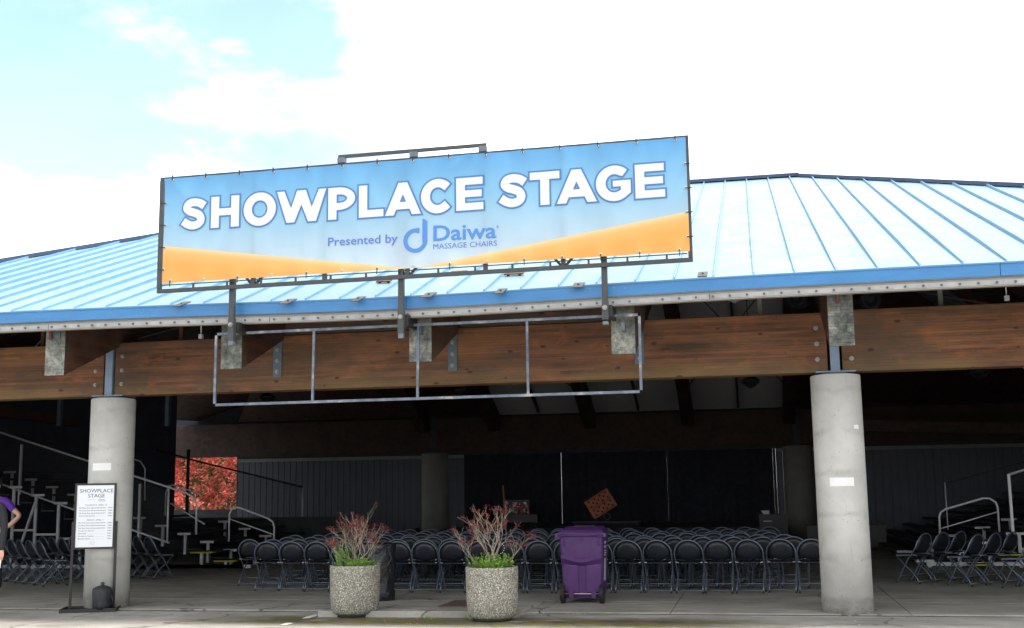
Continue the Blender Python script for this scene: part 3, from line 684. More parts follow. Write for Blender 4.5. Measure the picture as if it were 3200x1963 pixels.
# front-bay struts and rods seen above the beam
for px in (138, 568, 2376, 2943):
    p = at(px, 1000, Y=.1); new('strut', MB().box((p.x-.028, .08, 3.76), (p.x+.028, .12, 4.6)), 'beige' if px > 2000 else 'brownsteel', pav)
for pa, pb in (((110, 1085), (160, 1030)), ((430, 1058), (600, 1012)), ((2840, 905), (3090, 950)), ((2650, 940), (2850, 895))):
    a_, b_ = at(*pa, Y=.9), at(*pb, Y=.9); new('brace_rod', MB().tube([a_, b_], .012, 6), 'brownsteel' if pa[0] > 2000 else 'steel', pav)
# low tie beams of the left and right bays
for pa, pb, ya, yb_ in (((-60, 1276), (245, 1318), 9.5, 12.0), ((2700, 1330), (3260, 1340), 16, 16)):
    a_, b_ = at(*pa, Y=ya), at(*pb, Y=yb_); new('beam', MB().bar(a_, b_, .2, .28), 'darkwood', pav)
for px in (188, 525):
    p = at(px, 1270, Y=9.0); new('steel_post', MB().box((p.x-.045, 8.95, p.z-.45), (p.x+.045, 9.05, p.z+.9)), 'blueplate', pav)

# ================================================================== BANNER SIGN
def text_mesh(body, size, m, parent, loc, name='printed_text', align='LEFT', off=0.0, sx=1, spacing=1, shear=0, width=None):
    c = bpy.data.curves.new(name, 'FONT'); c.body = body; c.size = size; c.align_x = align; c.offset = off; c.space_character = spacing; c.resolution_u = 3; c.shear = shear
    t = bpy.data.objects.new('tmp', c); COL.objects.link(t); dg = bpy.context.evaluated_depsgraph_get(); dg.update()
    me = bpy.data.meshes.new_from_object(t.evaluated_get(dg)); bpy.data.objects.remove(t); bpy.data.curves.remove(c)
    me.materials.clear(); me.materials.append(M[m])
    if width and len(me.vertices):
        xs_ = [v.co.x for v in me.vertices]; sx = width/(max(xs_)-min(xs_))
        if align == 'LEFT':
            mn = min(xs_)
            for v in me.vertices: v.co.x = v.co.x-mn
    me.transform(Matrix.Scale(sx, 4, (1, 0, 0))); me.transform(Matrix.Rotation(PI/2, 4, 'X')); me.name = name
    o = bpy.data.objects.new(name, me); COL.objects.link(o); o.parent = parent; o.location = loc; return o
BY = -2.0
TILT = .0065
def bz(X, Z): return Z+TILT*(X-1.8)       # the whole sign runs very slightly uphill
sg = thing('banner_sign', 'wide blue and orange stage banner lashed to a dark steel frame above the roof edge', 'banner sign', (0, 0, 0))
F0, F1, FZ0, FZ1 = 1.745, 8.525, 4.128, 5.605
def fbar(p, q, w, m='darksteel', par=sg, name='frame_bar', h=None): return new(name, MB().bar(p, q, w, h), m, par)
fbar((F0, BY, bz(F0, FZ0)), (F1, BY, bz(F1, FZ0)), .047); fbar((F0, BY, bz(F0, FZ1)), (F1, BY, bz(F1, FZ1)), .034)
fbar((F0+.025, BY, bz(F0, FZ0)+.03), (F0+.025, BY, bz(F0, FZ1)-.025), .05); fbar((F1-.025, BY, bz(F1, FZ0)+.03), (F1-.025, BY, bz(F1, FZ1)-.025), .05)
fbar((F0+.06, BY-.01, bz(F0, FZ0)+.075), (F1-.06, BY-.01, bz(F1, FZ0)+.075), .012, name='lacing_rod')
for i in range(14):
    x = F0+.5+i*.46; new('rod_clip', MB().box((x-.012, BY-.018, bz(x, FZ0)+.025), (x+.012, BY-.002, bz(x, FZ0)+.08)), 'darksteel', sg)
# inner braces standing behind the vinyl
for x in (3.05, 5.07, 7.0):
    fbar((x, BY+.01, bz(x, FZ0)), (x, BY+.01, bz(x, FZ1)), .05)
    for s_ in (-1, 1): fbar((x+s_*.03, BY+.03, bz(x, FZ0)+.03), (x+s_*.22, BY+.05, bz(x, FZ0)+.25), .03)
for x in (4.0, 6.05): fbar((x, BY+.01, bz(x, FZ0)), (x, BY+.01, bz(x, FZ1)), .05)
# top bar on three blocks
p0, p1 = at(1058, 500, Y=BY), at(1520, 462, Y=BY)
fbar((p0.x, BY, bz(p0.x, FZ1)+.105), (p1.x, BY, bz(p1.x, FZ1)+.105), .035, 'darksteel', h=.04)
for x in (p0.x+.045, (p0.x+p1.x)/2+.03, p1.x-.045): new('top_block', MB().box((x-.05, BY-.03, bz(x, FZ1)+.02), (x+.05, BY+.03, bz(x, FZ1)+.088)), 'steel', sg)
# posts down to rafter brackets
for px, ybot in ((724, 1010), (1252, 1005), (1889, 965)):
    p = at(px, 900, Y=BY+.03); pb = at(px, ybot, Y=BY+.03); x = p.x
    fbar((x, BY+.06, bz(x, FZ1)), (x, BY+.06, 3.66), .066, name='post')
    new('post_sleeve', MB().box((x-.038, BY+.024, 3.46 if px != 1889 else 3.52), (x+.038, BY+.10, 3.74)), 'darksteel', sg)
    new('post_foot', MB().box((x-.032, BY+.03, 3.40 if px != 1889 else 3.50), (x+.032, BY+.10, 3.462)), 'steel', sg)
    rx = min((2.545, 5.09, 7.635), key=lambda q: abs(q-x))
    new('bracket_arm', MB().box((x+.03, BY+.10, 3.56), (x+.075, -1.15, 3.70)), 'blackplastic', sg)
    new('bolt', bigbolt, None, sg, (x, BY+.02, 3.66))

BW0, BW1, BZ0, BZ1 = 1.825, 8.495, 4.222, 5.592
def bwr(x, z):
    """gentle relief of the lashed vinyl (x,z in banner metres)"""
    L, H = BW1-BW0, BZ1-BZ0
    e = min(x, L-x, z, H-z); w = 0
    for k in range(15):
        gx = .12+k*(L-.24)/14
        w += .018*math.exp(-((x-gx)/.10)**2)*math.exp(-((H-z)/.17)**2)+.014*math.exp(-((x-gx)/.11)**2)*math.exp(-(z/.14)**2)
    w += .024*math.exp(-abs((x-3.95)+1.3*(H-z)-.1)/.05)*math.exp(-((H-z)/.24)**2)+.018*math.exp(-abs((x-4.05)-.8*(H-z))/.045)*math.exp(-((H-z)/.26)**2)+.02*math.exp(-abs(x*.8-(H-z)*1.0)/.05)*math.exp(-(x/.4)**2)
    return w*min(1, .25+1*max(0, abs(z-H/2)/(H/2)-.25))+.004*noise.noise(Vector((x*1.3, z*.9, 0)))
ban = None
def vin(name, mat, zlo, zhi, parent, y, nx=170, nz=26, attr=False):
    L = BW1-BW0; vs = []; ed = []
    for i in range(nx+1):
        x = L*i/nx; lo, hi = zlo(x), zhi(x)
        for j in range(nz+1):
            z = lo+(hi-lo)*j/nz; vs.append((x, y-bwr(x, z), z+TILT*x)); ed.append((hi-z))
    fs = [(i*(nz+1)+j, (i+1)*(nz+1)+j, (i+1)*(nz+1)+j+1, i*(nz+1)+j+1) for i in range(nx) for j in range(nz)]
    me = bpy.data.meshes.new(name); me.from_pydata(vs, [], fs); me.polygons.foreach_set('use_smooth', [True]*len(fs)); me.materials.append(M[mat])
    if attr:
        a = me.attributes.new('edge', 'FLOAT', 'POINT'); a.data.foreach_set('value', [min(1, q/.22) for q in ed])
    o = bpy.data.objects.new(name, me); COL.objects.link(o); o.parent = parent; return o
HB = BZ1-BZ0; LB = BW1-BW0
ban = vin('banner', 'banner', lambda x: 0, lambda x: HB, sg, 0); ban.location = (BW0, BY-.035, BZ0)
# orange field: a wide V whose point touches the lower hem
def bl(px, py):
    p = at(px, py, Y=BY-.04); return p.x-BW0, p.z-BZ0-TILT*(p.x-BW0)
xl, zl = bl(514, 768); xv, zv = bl(1290, 842); xr, zr = bl(2152, 660)
_, zm = bl(1000, 820); xm = bl(1000, 820)[0]
def vtop(x):
    if x < xv: return max(.004, zl+(zv+.012-zl)*(x/xv))
    return max(.004, zv+.012+(zr-zv-.012)*(x-xv)/(xr-xv))
orange = vin('orange_field', 'orange', lambda x: 0, vtop, ban, -.0022, 200, 8, True)
def shape(loops, name, m, parent, y, z0=None):
    """filled flat lettering from closed loops of banner (x,z) points, holes included"""
    c = bpy.data.curves.new(name, 'CURVE'); c.dimensions = '2D'; c.fill_mode = 'BOTH'
    for lp in loops:
        s_ = c.splines.new('POLY'); s_.points.add(len(lp)-1); s_.use_cyclic_u = True
        for q, (x, z) in zip(s_.points, lp): q.co = (x, z+TILT*x, 0, 1)
    t = bpy.data.objects.new('tmp', c); COL.objects.link(t); dg = bpy.context.evaluated_depsgraph_get(); dg.update()
    me = bpy.data.meshes.new_from_object(t.evaluated_get(dg)); bpy.data.objects.remove(t); bpy.data.curves.remove(c)
    me.materials.clear(); me.materials.append(M[m]); me.transform(Matrix.Rotation(PI/2, 4, 'X'))
    # cut finely enough to follow the cloth
    bm = bmesh.new(); bm.from_mesh(me)
    for v in bm.verts: v.co.y = y-bwr(v.co.x, v.co.z)
    bm.to_mesh(me); bm.free()
    o = bpy.data.objects.new(name, me); COL.objects.link(o); o.parent = parent; return o
def ribbon(L_, R_, name, m, parent, y):
    vs = []
    for (x, z) in [q for p in zip(L_, R_) for q in p]: vs.append((x, y-bwr(x, z), z+TILT*x))
    return new(name, MB().add(vs, [(2*i, 2*i+1, 2*i+3, 2*i+2) for i in range(len(L_)-1)]), m, parent)
def area(lp): return sum(lp[i][0]*lp[(i+1) % len(lp)][1]-lp[(i+1) % len(lp)][0]*lp[i][1] for i in range(len(lp)))/2
def offs(lp, d):
    """grow a loop outwards by d (mitred)"""
    out_ = []; n_ = len(lp); sgn = 1 if area(lp) > 0 else -1
    for i in range(n_):
        p, a, b = Vector(lp[i]), Vector(lp[i-1]), Vector(lp[(i+1) % n_])
        e1, e2 = (p-a).normalized(), (b-p).normalized()
        n1, n2 = Vector((e1.y, -e1.x)), Vector((e2.y, -e2.x)); m_ = n1+n2
        if m_.length < 1e-4: out_.append(tuple(p)); continue
        m_ = m_/max(.32, m_.length_squared/2)
        out_.append(tuple(p+m_*d*sgn))
    return out_
def ell(cx, cz, a, b, t0, t1, n_):
    return [(cx+a*math.cos(R(t0+(t1-t0)*i/n_)), cz+b*math.sin(R(t0+(t1-t0)*i/n_))) for i in range(n_+1)]
def cat(pts, n_=6):
    o_ = []; P = [Vector(pts[0])*2-Vector(pts[1])]+[Vector(p) for p in pts]+[Vector(pts[-1])*2-Vector(pts[-2])]
    for i in range(1, len(P)-2):
        for k in range(n_):
            t = k/n_; o_.append(.5*((2*P[i])+(P[i+1]-P[i-1])*t+(2*P[i-1]-5*P[i]+4*P[i+1]-P[i+2])*t*t+(3*P[i]-P[i-1]-3*P[i+1]+P[i+2])*t**3))
    o_.append(P[-2]); return o_
def glyph(ch, x0, x1, z0, h, grow_by=0):
    """heavy geometric capitals; returns list of loops, first one the outer"""
    w = x1-x0; t = .27*h; X = lambda u: x0+u*w; Z = lambda v: z0+v*h; tv = .225*h; k = t/w; j = tv/h
    if ch == 'H': return [[(X(0),Z(0)),(X(k),Z(0)),(X(k),Z(.5-j/2)),(X(1-k),Z(.5-j/2)),(X(1-k),Z(0)),(X(1),Z(0)),(X(1),Z(1)),(X(1-k),Z(1)),(X(1-k),Z(.5+j/2)),(X(k),Z(.5+j/2)),(X(k),Z(1)),(X(0),Z(1))]]
    if ch == 'L': return [[(X(0),Z(0)),(X(1),Z(0)),(X(1),Z(j)),(X(k),Z(j)),(X(k),Z(1)),(X(0),Z(1))]]
    if ch == 'T': c = .5; return [[(X(c-k/2),Z(0)),(X(c+k/2),Z(0)),(X(c+k/2),Z(1-j)),(X(1),Z(1-j)),(X(1),Z(1)),(X(0),Z(1)),(X(0),Z(1-j)),(X(c-k/2),Z(1-j))]]
    if ch == 'E':
        a, b = .94, .98; q = j*.98
        return [[(X(0),Z(0)),(X(1),Z(0)),(X(1),Z(q)),(X(k),Z(q)),(X(k),Z(.5-q*.45)),(X(a),Z(.5-q*.45)),(X(a),Z(.5+q*.5)),(X(k),Z(.5+q*.5)),(X(k),Z(1-q)),(X(b),Z(1-q)),(X(b),Z(1)),(X(0),Z(1))]]
    if ch == 'A':
        k2 = k*1.03
        return [[(X(0),Z(0)),(X(k2),Z(0)),(X(k2+.065),Z(.175)),(X(1-k2-.065),Z(.175)),(X(1-k2),Z(0)),(X(1),Z(0)),(X(.5+k2*.5),Z(1)),(X(.5-k2*.5),Z(1))],
                [(X(.5-.09),Z(.40)),(X(.5+.09),Z(.40)),(X(.5),Z(.64))]]
    if ch == 'W':
        k2 = k*.98
        return [[(X(.20),Z(0)),(X(.20+k2*.98),Z(0)),(X(.5),Z(.55)),(X(.80-k2*.98),Z(0)),(X(.80),Z(0)),(X(1),Z(1)),(X(1-k2*.9),Z(1)),(X(.71),Z(.45)),(X(.59),Z(1)),(X(.41),Z(1)),(X(.29),Z(.45)),(X(k2*.9),Z(1)),(X(0),Z(1))]]
    if ch == 'P':
        zc = .645; b = 1-zc; ax = .60
        out_ = [(X(0),Z(0)),(X(k),Z(0)),(X(k),Z(zc-b))]+ell(X(1-ax), Z(zc), ax*w, b*h, -90, 90, 18)[0:]+[(X(0),Z(1))]
        ib = b-j*.98; ia = ax-k*.95
        inn = [(X(k),Z(zc-ib))]+ell(X(1-ax), Z(zc), ia*w, ib*h, -90, 90, 12)+[(X(k),Z(zc+ib))]
        return [out_, inn]
    if ch == 'O': return [ell(X(.5), Z(.5), w*.5, h*.53, 0, 354, 59), ell(X(.5), Z(.5), w*.5-t*1.03, h*.53-t*.93, 0, 350, 35)]
    if ch in 'CG':
        o_ = ell(X(.53), Z(.5), w*.53, h*.53, 42, 318, 44) if ch == 'C' else ell(X(.53), Z(.5), w*.53, h*.53, 45, 313, 44)
        i_ = ell(X(.53), Z(.5), w*.53-t*1.05, h*.53-t*.95, 318, 42, 30) if ch == 'C' else None
        if ch == 'C': return [o_+[(X(.755), Z(.335))]+i_[2:-2]+[(X(.755), Z(.665))]]
        inn = ell(X(.53), Z(.5), w*.53-t*1.05, h*.53-t*.95, 288, 55, 26)
        return [o_+[(X(1), Z(.20)), (X(1), Z(.575)), (X(.49), Z(.575)), (X(.49), Z(.40)), (X(.715), Z(.40)), (X(.715), Z(.285))]+inn+[(X(.765), Z(.70))]]
    if ch == 'S':
        gro = grow_by
        c = cat([(.90, .735), (.72, .835), (.50, .875), (.30, .83), (.225, .70), (.33, .595), (.52, .535), (.70, .455), (.775, .31), (.69, .175), (.47, .125), (.27, .175), (.09, .285)])
        pts = [Vector((X(p.x), Z(p.y))) for p in c]; L_, R_ = [], []
        d0 = (pts[0]-pts[1]).normalized(); d1 = (pts[-1]-pts[-2]).normalized(); pts = [pts[0]+d0*gro]+pts[1:-1]+[pts[-1]+d1*gro]
        for i, p in enumerate(pts):
            d = (pts[min(i+1, len(pts)-1)]-pts[max(i-1, 0)]).normalized(); n_ = Vector((-d.y, d.x)); hw = t*.47+gro
            L_.append(tuple(p+n_*hw)); R_.append(tuple(p-n_*hw))
        return [L_, R_]
g1 = lambda x: 450+x/2.594; g2 = lambda x: 1300+x/2.738
spec = [('S', g1(290), g1(525)), ('H', g1(533), g1(785)), ('O', g1(795), g1(1083)), ('W', g1(1065), g1(1490)), ('P', g1(1480), g1(1725)), ('L', g1(1728), g1(1955)), ('A', g1(1940), g1(2258)), ('C', g2(28), g2(328)), ('E', g2(330), g2(592)),
        ('S', g2(690), g2(975)), ('T', g2(962), g2(1248)), ('A', g2(1190), g2(1565)), ('G', g2(1528), g2(1858)), ('E', g2(1865), g2(2152))]
# baselines measured on H and E
_, hb = bl(g1(580), 400+824/2.594); _, ht = bl(g1(580), 400+545/2.594); _, eb = bl(g2(2000), 400+612/2.738); _, et = bl(g2(2000), 400+292/2.738)
OD = .022
for ch, pa, pb in spec:
    xa, xb = bl(pa, 640)[0]+OD, bl(pb, 640)[0]-OD
    f = (xa-bl(g1(580), 640)[0])/(bl(g2(2000), 640)[0]-bl(g1(580), 640)[0])
    zb_ = hb+(eb-hb)*f+OD; zt_ = ht+(et-ht)*f-OD
    lps = glyph(ch, xa, xb, zb_, zt_-zb_)
    if ch == 'S':
        ribbon(*glyph('S', xa, xb, zb_, zt_-zb_, OD), 'letter_outline', 'outline', ban, -.0045); ribbon(*lps, 'letter', 'white', ban, -.0068); continue
    shape([offs(lps[0], OD)]+[offs(l_, -OD) for l_ in lps[1:]], 'letter_outline', 'outline', ban, -.0045)
    shape(lps, 'letter', 'white', ban, -.0068)
def btext(body, m, pa, pb, yb_, cap, off=0):
    xa, zb_ = bl(pa, yb_[0]); xb, zb2 = bl(pb, yb_[1])
    text_mesh(body, cap, m, ban, (xa, -.0065, zb_+TILT*xa), width=xb-xa, off=off).rotation_euler = (0, -math.atan2((zb2-zb_)+TILT*(xb-xa), xb-xa), 0)
btext('Presented by', 'print2', 1025, 1242, (769, 757), .152, .001)
btext('Daiwa', 'print', 1354, 1551, (753, 743), .272, .0045)
btext('MASSAGE CHAIRS', 'print2', 1354, 1553, (779, 768), .094, -.0002)
btext('\u00ae', 'print2', 1552, 1559, (714, 713), .05, 0)
# round d emblem
cx_, cz_ = bl(1299, 748); rr_ = .152
o_ = ell(cx_-.005, cz_-.015, rr_, rr_, 90, 360, 30); o_ += [(cx_-.005+rr_, cz_+.235)]
xt = cx_-.005+rr_; 
o_ += ell(xt-.055, cz_+.175, .055, .075, 20, 95, 6)[1:] + [(xt-.062, cz_-.015)]
o_ += ell(cx_-.005, cz_-.015, rr_-.05, rr_-.05, 350, 90, 26)[1:]+[(cx_+.045, cz_-.015+rr_-.065), (cx_+.045, cz_-.015+rr_+.005)]
shape([o_], 'emblem', 'print', ban, -.0065)
# grommets with ties along the hems
gr = MB(); gr.lathe([(.006, 0), (.016, 0), (.017, .004), (.011, .006), (.006, .003)], n=12); gm = gr.mesh('grommet'); gm.transform(Matrix.Rotation(PI/2, 4, 'X')); gm.materials.append(M['silver'])
tm = MB().box((-.005, -.02, -.004), (.005, -.002, .062)).mesh('tie'); tm.materials.append(M['rubber'])
tm2 = MB().box((-.004, -.016, -.075), (.004, -.004, .004)).mesh('tie'); tm2.materials.append(M['rubber'])
tm3 = MB().box((-.07, -.014, -.005), (.004, -.004, .005)).mesh('tie'); tm3.materials.append(M['rubber'])
for k in range(15):
    x = .12+k*(LB-.24)/14; z = HB-.03
    new('grommet', gm, None, ban, (x, -bwr(x, z)-.001, z+TILT*x)); new('tie', tm, None, ban, (x, -bwr(x, z), z+TILT*x))
    z = .025; new('grommet', gm, None, ban, (x, -bwr(x, z)-.001, z+TILT*x))
    if k % 2 == 0 or k > 9: new('tie', tm2, None, ban, (x, -bwr(x, z), z+TILT*x))
for k in range(1, 5):
    z = HB-.03-k*(HB-.06)/4.5
    new('grommet', gm, None, ban, (.022, -bwr(.022, z)-.001, z)); new('tie', tm3, None, ban, (.022, -bwr(.022, z), z))
    new('grommet', gm, None, ban, (LB-.022, -bwr(LB-.022, z)-.001, z+TILT*LB)); t_ = new('tie', tm3, None, ban, (LB+.045, -bwr(LB-.022, z), z+TILT*LB))

# lower empty frame
fr = thing('empty_sign_frame', 'empty four-bay rectangular steel frame hung below the banner in front of the beam', 'sign frame')
FY = -1.66
A1, A2, A3, A4 = at(677, 1045, Y=FY), at(1998, 984, Y=FY), at(2004, 1224, Y=FY), at(671, 1266, Y=FY)
for p, q in ((A1, A2), (A2, A3), (A3, A4), (A4, A1)):
    d = (q-p).normalized()*.016; new('frame_bar', MB().bar(p-d, q+d, .032, .032, (0, 1, 0)), 'tube', fr)
for pa, pb in (((982, 1032), (977, 1252)), ((1308, 1018), (1305, 1242)), ((1647, 1002), (1651, 1234))):
    new('frame_bar', MB().bar(at(*pa, Y=FY), at(*pb, Y=FY), .030, .030, (0, 1, 0)), 'tube', fr)
for px, py in ((722, 1056), (1310, 1028), (1947, 1018)):
    p = at(px, py, Y=-1.62); new('mounting_tab', MB().box((p.x-.022, -1.64, p.z-.06), (p.x+.022, -1.505, p.z+.04)), 'steel', fr)

# ================================================================== LAMPS, SPEAKERS, PIPES
def lamp(p, s_, top, label, m='lamp', lens=False):
    t = thing('ceiling_lamp', label, 'lamp', p, 0, 'pendant lamps under the pavilion roof')
    new('lamp_housing', MB().lathe([(s_*.28, .55*s_), (s_*.45, .50*s_), (s_*.95, .06*s_), (s_, .0)], n=24), m if not lens else 'lamp', t)
    new('lamp_lens', MB().lathe([(s_, -.005), (s_*.97, -.05*s_), (s_*.5, -.48*s_), (s_*.12, -.68*s_), (.01, -.70*s_)], n=24), 'lens' if lens else m, t)
    new('stem', MB().tube([(0, 0, .5*s_), (0, 0, top)], .012, 6), 'lamp', t)
def zceil(y): return lz(y) if y > 10.6 else 3.7+(y+.16)*SL
lamp(at(1437, 1222, Y=9), .20, 2.4, 'dark double-cone pendant lamp behind the second upright of the empty frame')
lamp(at(2345, 1192, Y=9), .21, 2.4, 'dark double-cone pendant lamp left of the right concrete column top')
lamp(at(835, 1243, Y=9), .20, 2.4, 'dim pendant lamp under the beam at the left bay of the empty frame')
lamp(at(3060, 1163, Y=9), .20, 2.4, 'dim pendant lamp under the beam right of the right column')
p = at(2295, 920, Y=4.0); lamp(p, .21, .7, 'pendant lamp with a pale ribbed lens hanging just above the beam', lens=True)
def speaker(p, label, r=.19, tilt=0):
    t = thing('loudspeaker', label, 'loudspeaker', p)
    o = new('housing', MB().lathe([(r*.6, -.22), (r*.85, -.15), (r, .0), (r*.97, .02)], n=28), 'blackplastic', t); o.rotation_euler = (PI/2, 0, tilt)
    o = new('cone', MB().lathe([(r*.9, .021), (r*.86, .03), (r*.35, .012), (r*.3, .03), (r*.05, .045)], n=24), 'riser', t); o.rotation_euler = (PI/2, 0, tilt)
    new('bracket', MB().box((-.02, .05, 0), (.02, .09, .55)), 'darksteel', t)
speaker(at(388, 1035, Y=.55), 'round black loudspeaker on the left column rafter above the beam', .18)
speaker(at(2490, 928, Y=.6), 'round dark loudspeaker on the left side of the right column rafter', .17, -.5)
speaker(at(2717, 935, Y=.6), 'round dark loudspeaker on the right side of the right column rafter', .17, .5)
for (px, py), lb in (((628, 1052), 'thin hanging conduit with a small grey box left of the second rafter'), ((3146, 932), 'thin hanging conduit with a small grey box at the far right bay')):
    p = at(px, py, Y=-.4); t = thing('hanging_conduit', lb, 'conduit', p)
    new('conduit', MB().tube([(0, 0, .02), (0, 0, .5)], .008, 6), 'railgalv', t); new('box', MB().box((-.026, -.026, -.03), (.026, .026, .03)), 'railgalv', t)

# ================================================================== CHAIRS
def rounded(w, d, r, n_=4):
    o_ = []
    for cx, cy, a0 in ((w/2-r, d/2-r, 0), (-w/2+r, d/2-r, 90), (-w/2+r, -d/2+r, 180), (w/2-r, -d/2+r, 270)):
        for i in range(n_+1): a = R(a0+90*i/n_); o_.append((cx+r*math.cos(a), cy+r*math.sin(a)))
    return o_
def chair_proto():
    t = thing('folding_chair', '', 'folding chair')
    lp = rounded(.375, .37, .07); n_ = len(lp)
    vs = [(x, y+.035, .435-.012*(1-abs(x)/.2)*0+(.012 if y > .12 else 0)*0) for x, y in lp]+[(x*.96, y*.96+.035, .452) for x, y in lp]
    new('seat', MB().add(vs+[(0, .035, .446)], [tuple(range(n_-1, -1, -1))]+[(i, (i+1) % n_, n_+(i+1) % n_, n_+i) for i in range(n_)]+[(n_+i, n_+(i+1) % n_, 2*n_) for i in range(n_)], True), 'chairblack', t)
    # backrest: arched top, elliptical bottom, slightly dished
    def by(z): return -.125-(z-.5)*.30
    out_ = [(.190*math.cos(R(a)), .585+.185*math.sin(R(a))) for a in range(0, 181, 15)]+[(.190*math.cos(R(a)), .57+.085*math.sin(R(a))) for a in range(195, 360, 15)]
    n_ = len(out_); cy_ = .60; vs = []
    for k, (sc, dy) in enumerate(((1, 0), (.6, .018), (0.15, .026))):
        vs += [(x*sc, by(cy_+(z-cy_)*sc)-dy, cy_+(z-cy_)*sc) for x, z in out_]
    fs = [(k*n_+i, k*n_+(i+1) % n_, (k+1)*n_+(i+1) % n_, (k+1)*n_+i) for k in range(2) for i in range(n_)]+[tuple(2*n_+i for i in range(n_))]
    o_ = len(vs); vs2 = vs+[(x, y+.012, z) for x, y, z in vs[:n_]]+[(x, y+.012, z) for x, y, z in vs[n_:2*n_]]+[(x, y+.012, z) for x, y, z in vs[2*n_:]]
    fs2 = fs+[tuple(reversed([q+o_ for q in f])) for f in fs]+[(i, o_+i, o_+(i+1) % n_, (i+1) % n_) for i in range(n_)]
    new('backrest', MB().add(vs2, fs2, True), 'chairblack', t)
    path = [(-.190, .235, .012), (-.193, .20, .06), (-.200, .10, .22), (-.206, .0, .38), (-.211, -.09, .48)]
    arc = [(-.212*math.cos(R(a)), by(.575+.205*math.sin(R(a)))-.012, .575+.205*math.sin(R(a))) for a in range(0, 181, 12)]
    full = path+arc+[(-x, y, z) for x, y, z in reversed(path)]
    new('back_frame', MB().tube(full, .0115, 7), 'chairmetal', t)
    for s_ in (-1, 1):
        new('leg', MB().tube([(s_*.187, .205, .425), (s_*.187, .10, .31), (s_*.189, -.04, .20), (s_*.192, -.13, .10), (s_*.194, -.175, .012)], .0105, 7), 'chairmetal', t)
        new('seat_rail', MB().bar((s_*.192, -.155, .452), (s_*.192, .215, .432), .012, .022), 'chairmetal', t)
        new('seat_wing', MB().add([(s_*.197, -.12, .456), (s_*.197, -.12, .444), (s_*.095, -.14, .430), (s_*.095, -.14, .437), (s_*.197, -.09, .456), (s_*.095, -.11, .437)], [(0, 1, 2, 3), (0, 3, 5, 4)]), 'railgalv', t)
        new('rubber_foot', MB().lathe([(.014, 0), (.016, .004), (.013, .03)], (s_*.1945, -.177, 0), 8), 'rubber', t)
        new('rubber_foot', MB().lathe([(.014, 0), (.016, .004), (.013, .03)], (s_*.190, .238, 0), 8), 'rubber', t)
    new('crossbar', MB().tube([(-.194, -.165, .045), (.194, -.165, .045)], .008, 6), 'chairmetal', t)
    new('crossbar', MB().tube([(-.196, .165, .115), (.196, .165, .115)], .008, 6), 'chairmetal', t)
    return t
proto = chair_proto(); used = False
def chair(x, y, rz_, label, group):
    global used
    if not used:
        used = True; proto.location = (x, y, 0); proto.rotation_euler = (0, 0, rz_); proto['label'] = label; proto['group'] = group; return proto
    return dup(proto, (x, y, 0), rz_, label, group)
ordn = ['first', 'second', 'third', 'fourth', 'fifth', 'sixth', 'seventh', 'eighth', 'ninth', 'tenth', 'eleventh', 'twelfth', 'thirteenth', 'fourteenth', 'fifteenth', 'sixteenth', 'seventeenth', 'eighteenth', 'nineteenth', 'twentieth', 'twenty-first', 'twenty-second']
def arc_y(x): return 2.40+.18+.012*(x-5.6)**2*.9
rows = [(1.30, 20, 0), (.60, 21, .86), (.95, 20, 1.74), (.70, 20, 2.64), (1.1, 19, 3.55), (.9, 19, 4.5), (1.2, 19, 5.45)]
for r_, (xs_, n_, dy) in enumerate(rows):
    for i in range(n_):
        x = xs_+i*.4525+random.uniform(-.016, .016); y = arc_y(x)-.07+dy+random.uniform(-.03, .03)
        chair(x, y, -.05*(x-5.6)*.35+random.uniform(-.06, .06), f'black folding chair, {ordn[i]} from the left in the {ordn[r_]} row behind the kerb', 'black folding chairs in rows facing the stage')
# side blocks, turned towards the middle
d_ = Vector((.82, -.57)).normalized(); f_ = Vector((.57, .82)); rzl = -math.atan2(f_.x, f_.y)
for r_, (ex, ey, n_) in enumerate([(-3.18, 3.46, 6), (-2.62, 4.22, 6), (-1.98, 5.06, 6)]):
    for i in range(n_):
        p = Vector((ex, ey))-d_*.455*i
        chair(p.x+random.uniform(-.01, .01), p.y, rzl+random.uniform(-.04, .04), f'folding chair by the left bleachers, {ordn[i]} from the aisle, {ordn[r_]} row back', 'black folding chairs beside the left bleachers')
fr_ = Vector((-.76, .65)).normalized(); wr_ = Vector((.65, .76)).normalized(); rzr = math.atan2(-fr_.x, fr_.y)
for r_ in range(4):
    for i in range(3):
        p = Vector((11.56, 4.43))+Vector((.70, -.50))*r_+wr_*.50*i
        chair(p.x, p.y, rzr+random.uniform(-.05, .05), f'folding chair by the right bleachers, {ordn[i]} from its row end, {ordn[r_]} row from stage', 'black folding chairs beside the right bleachers')

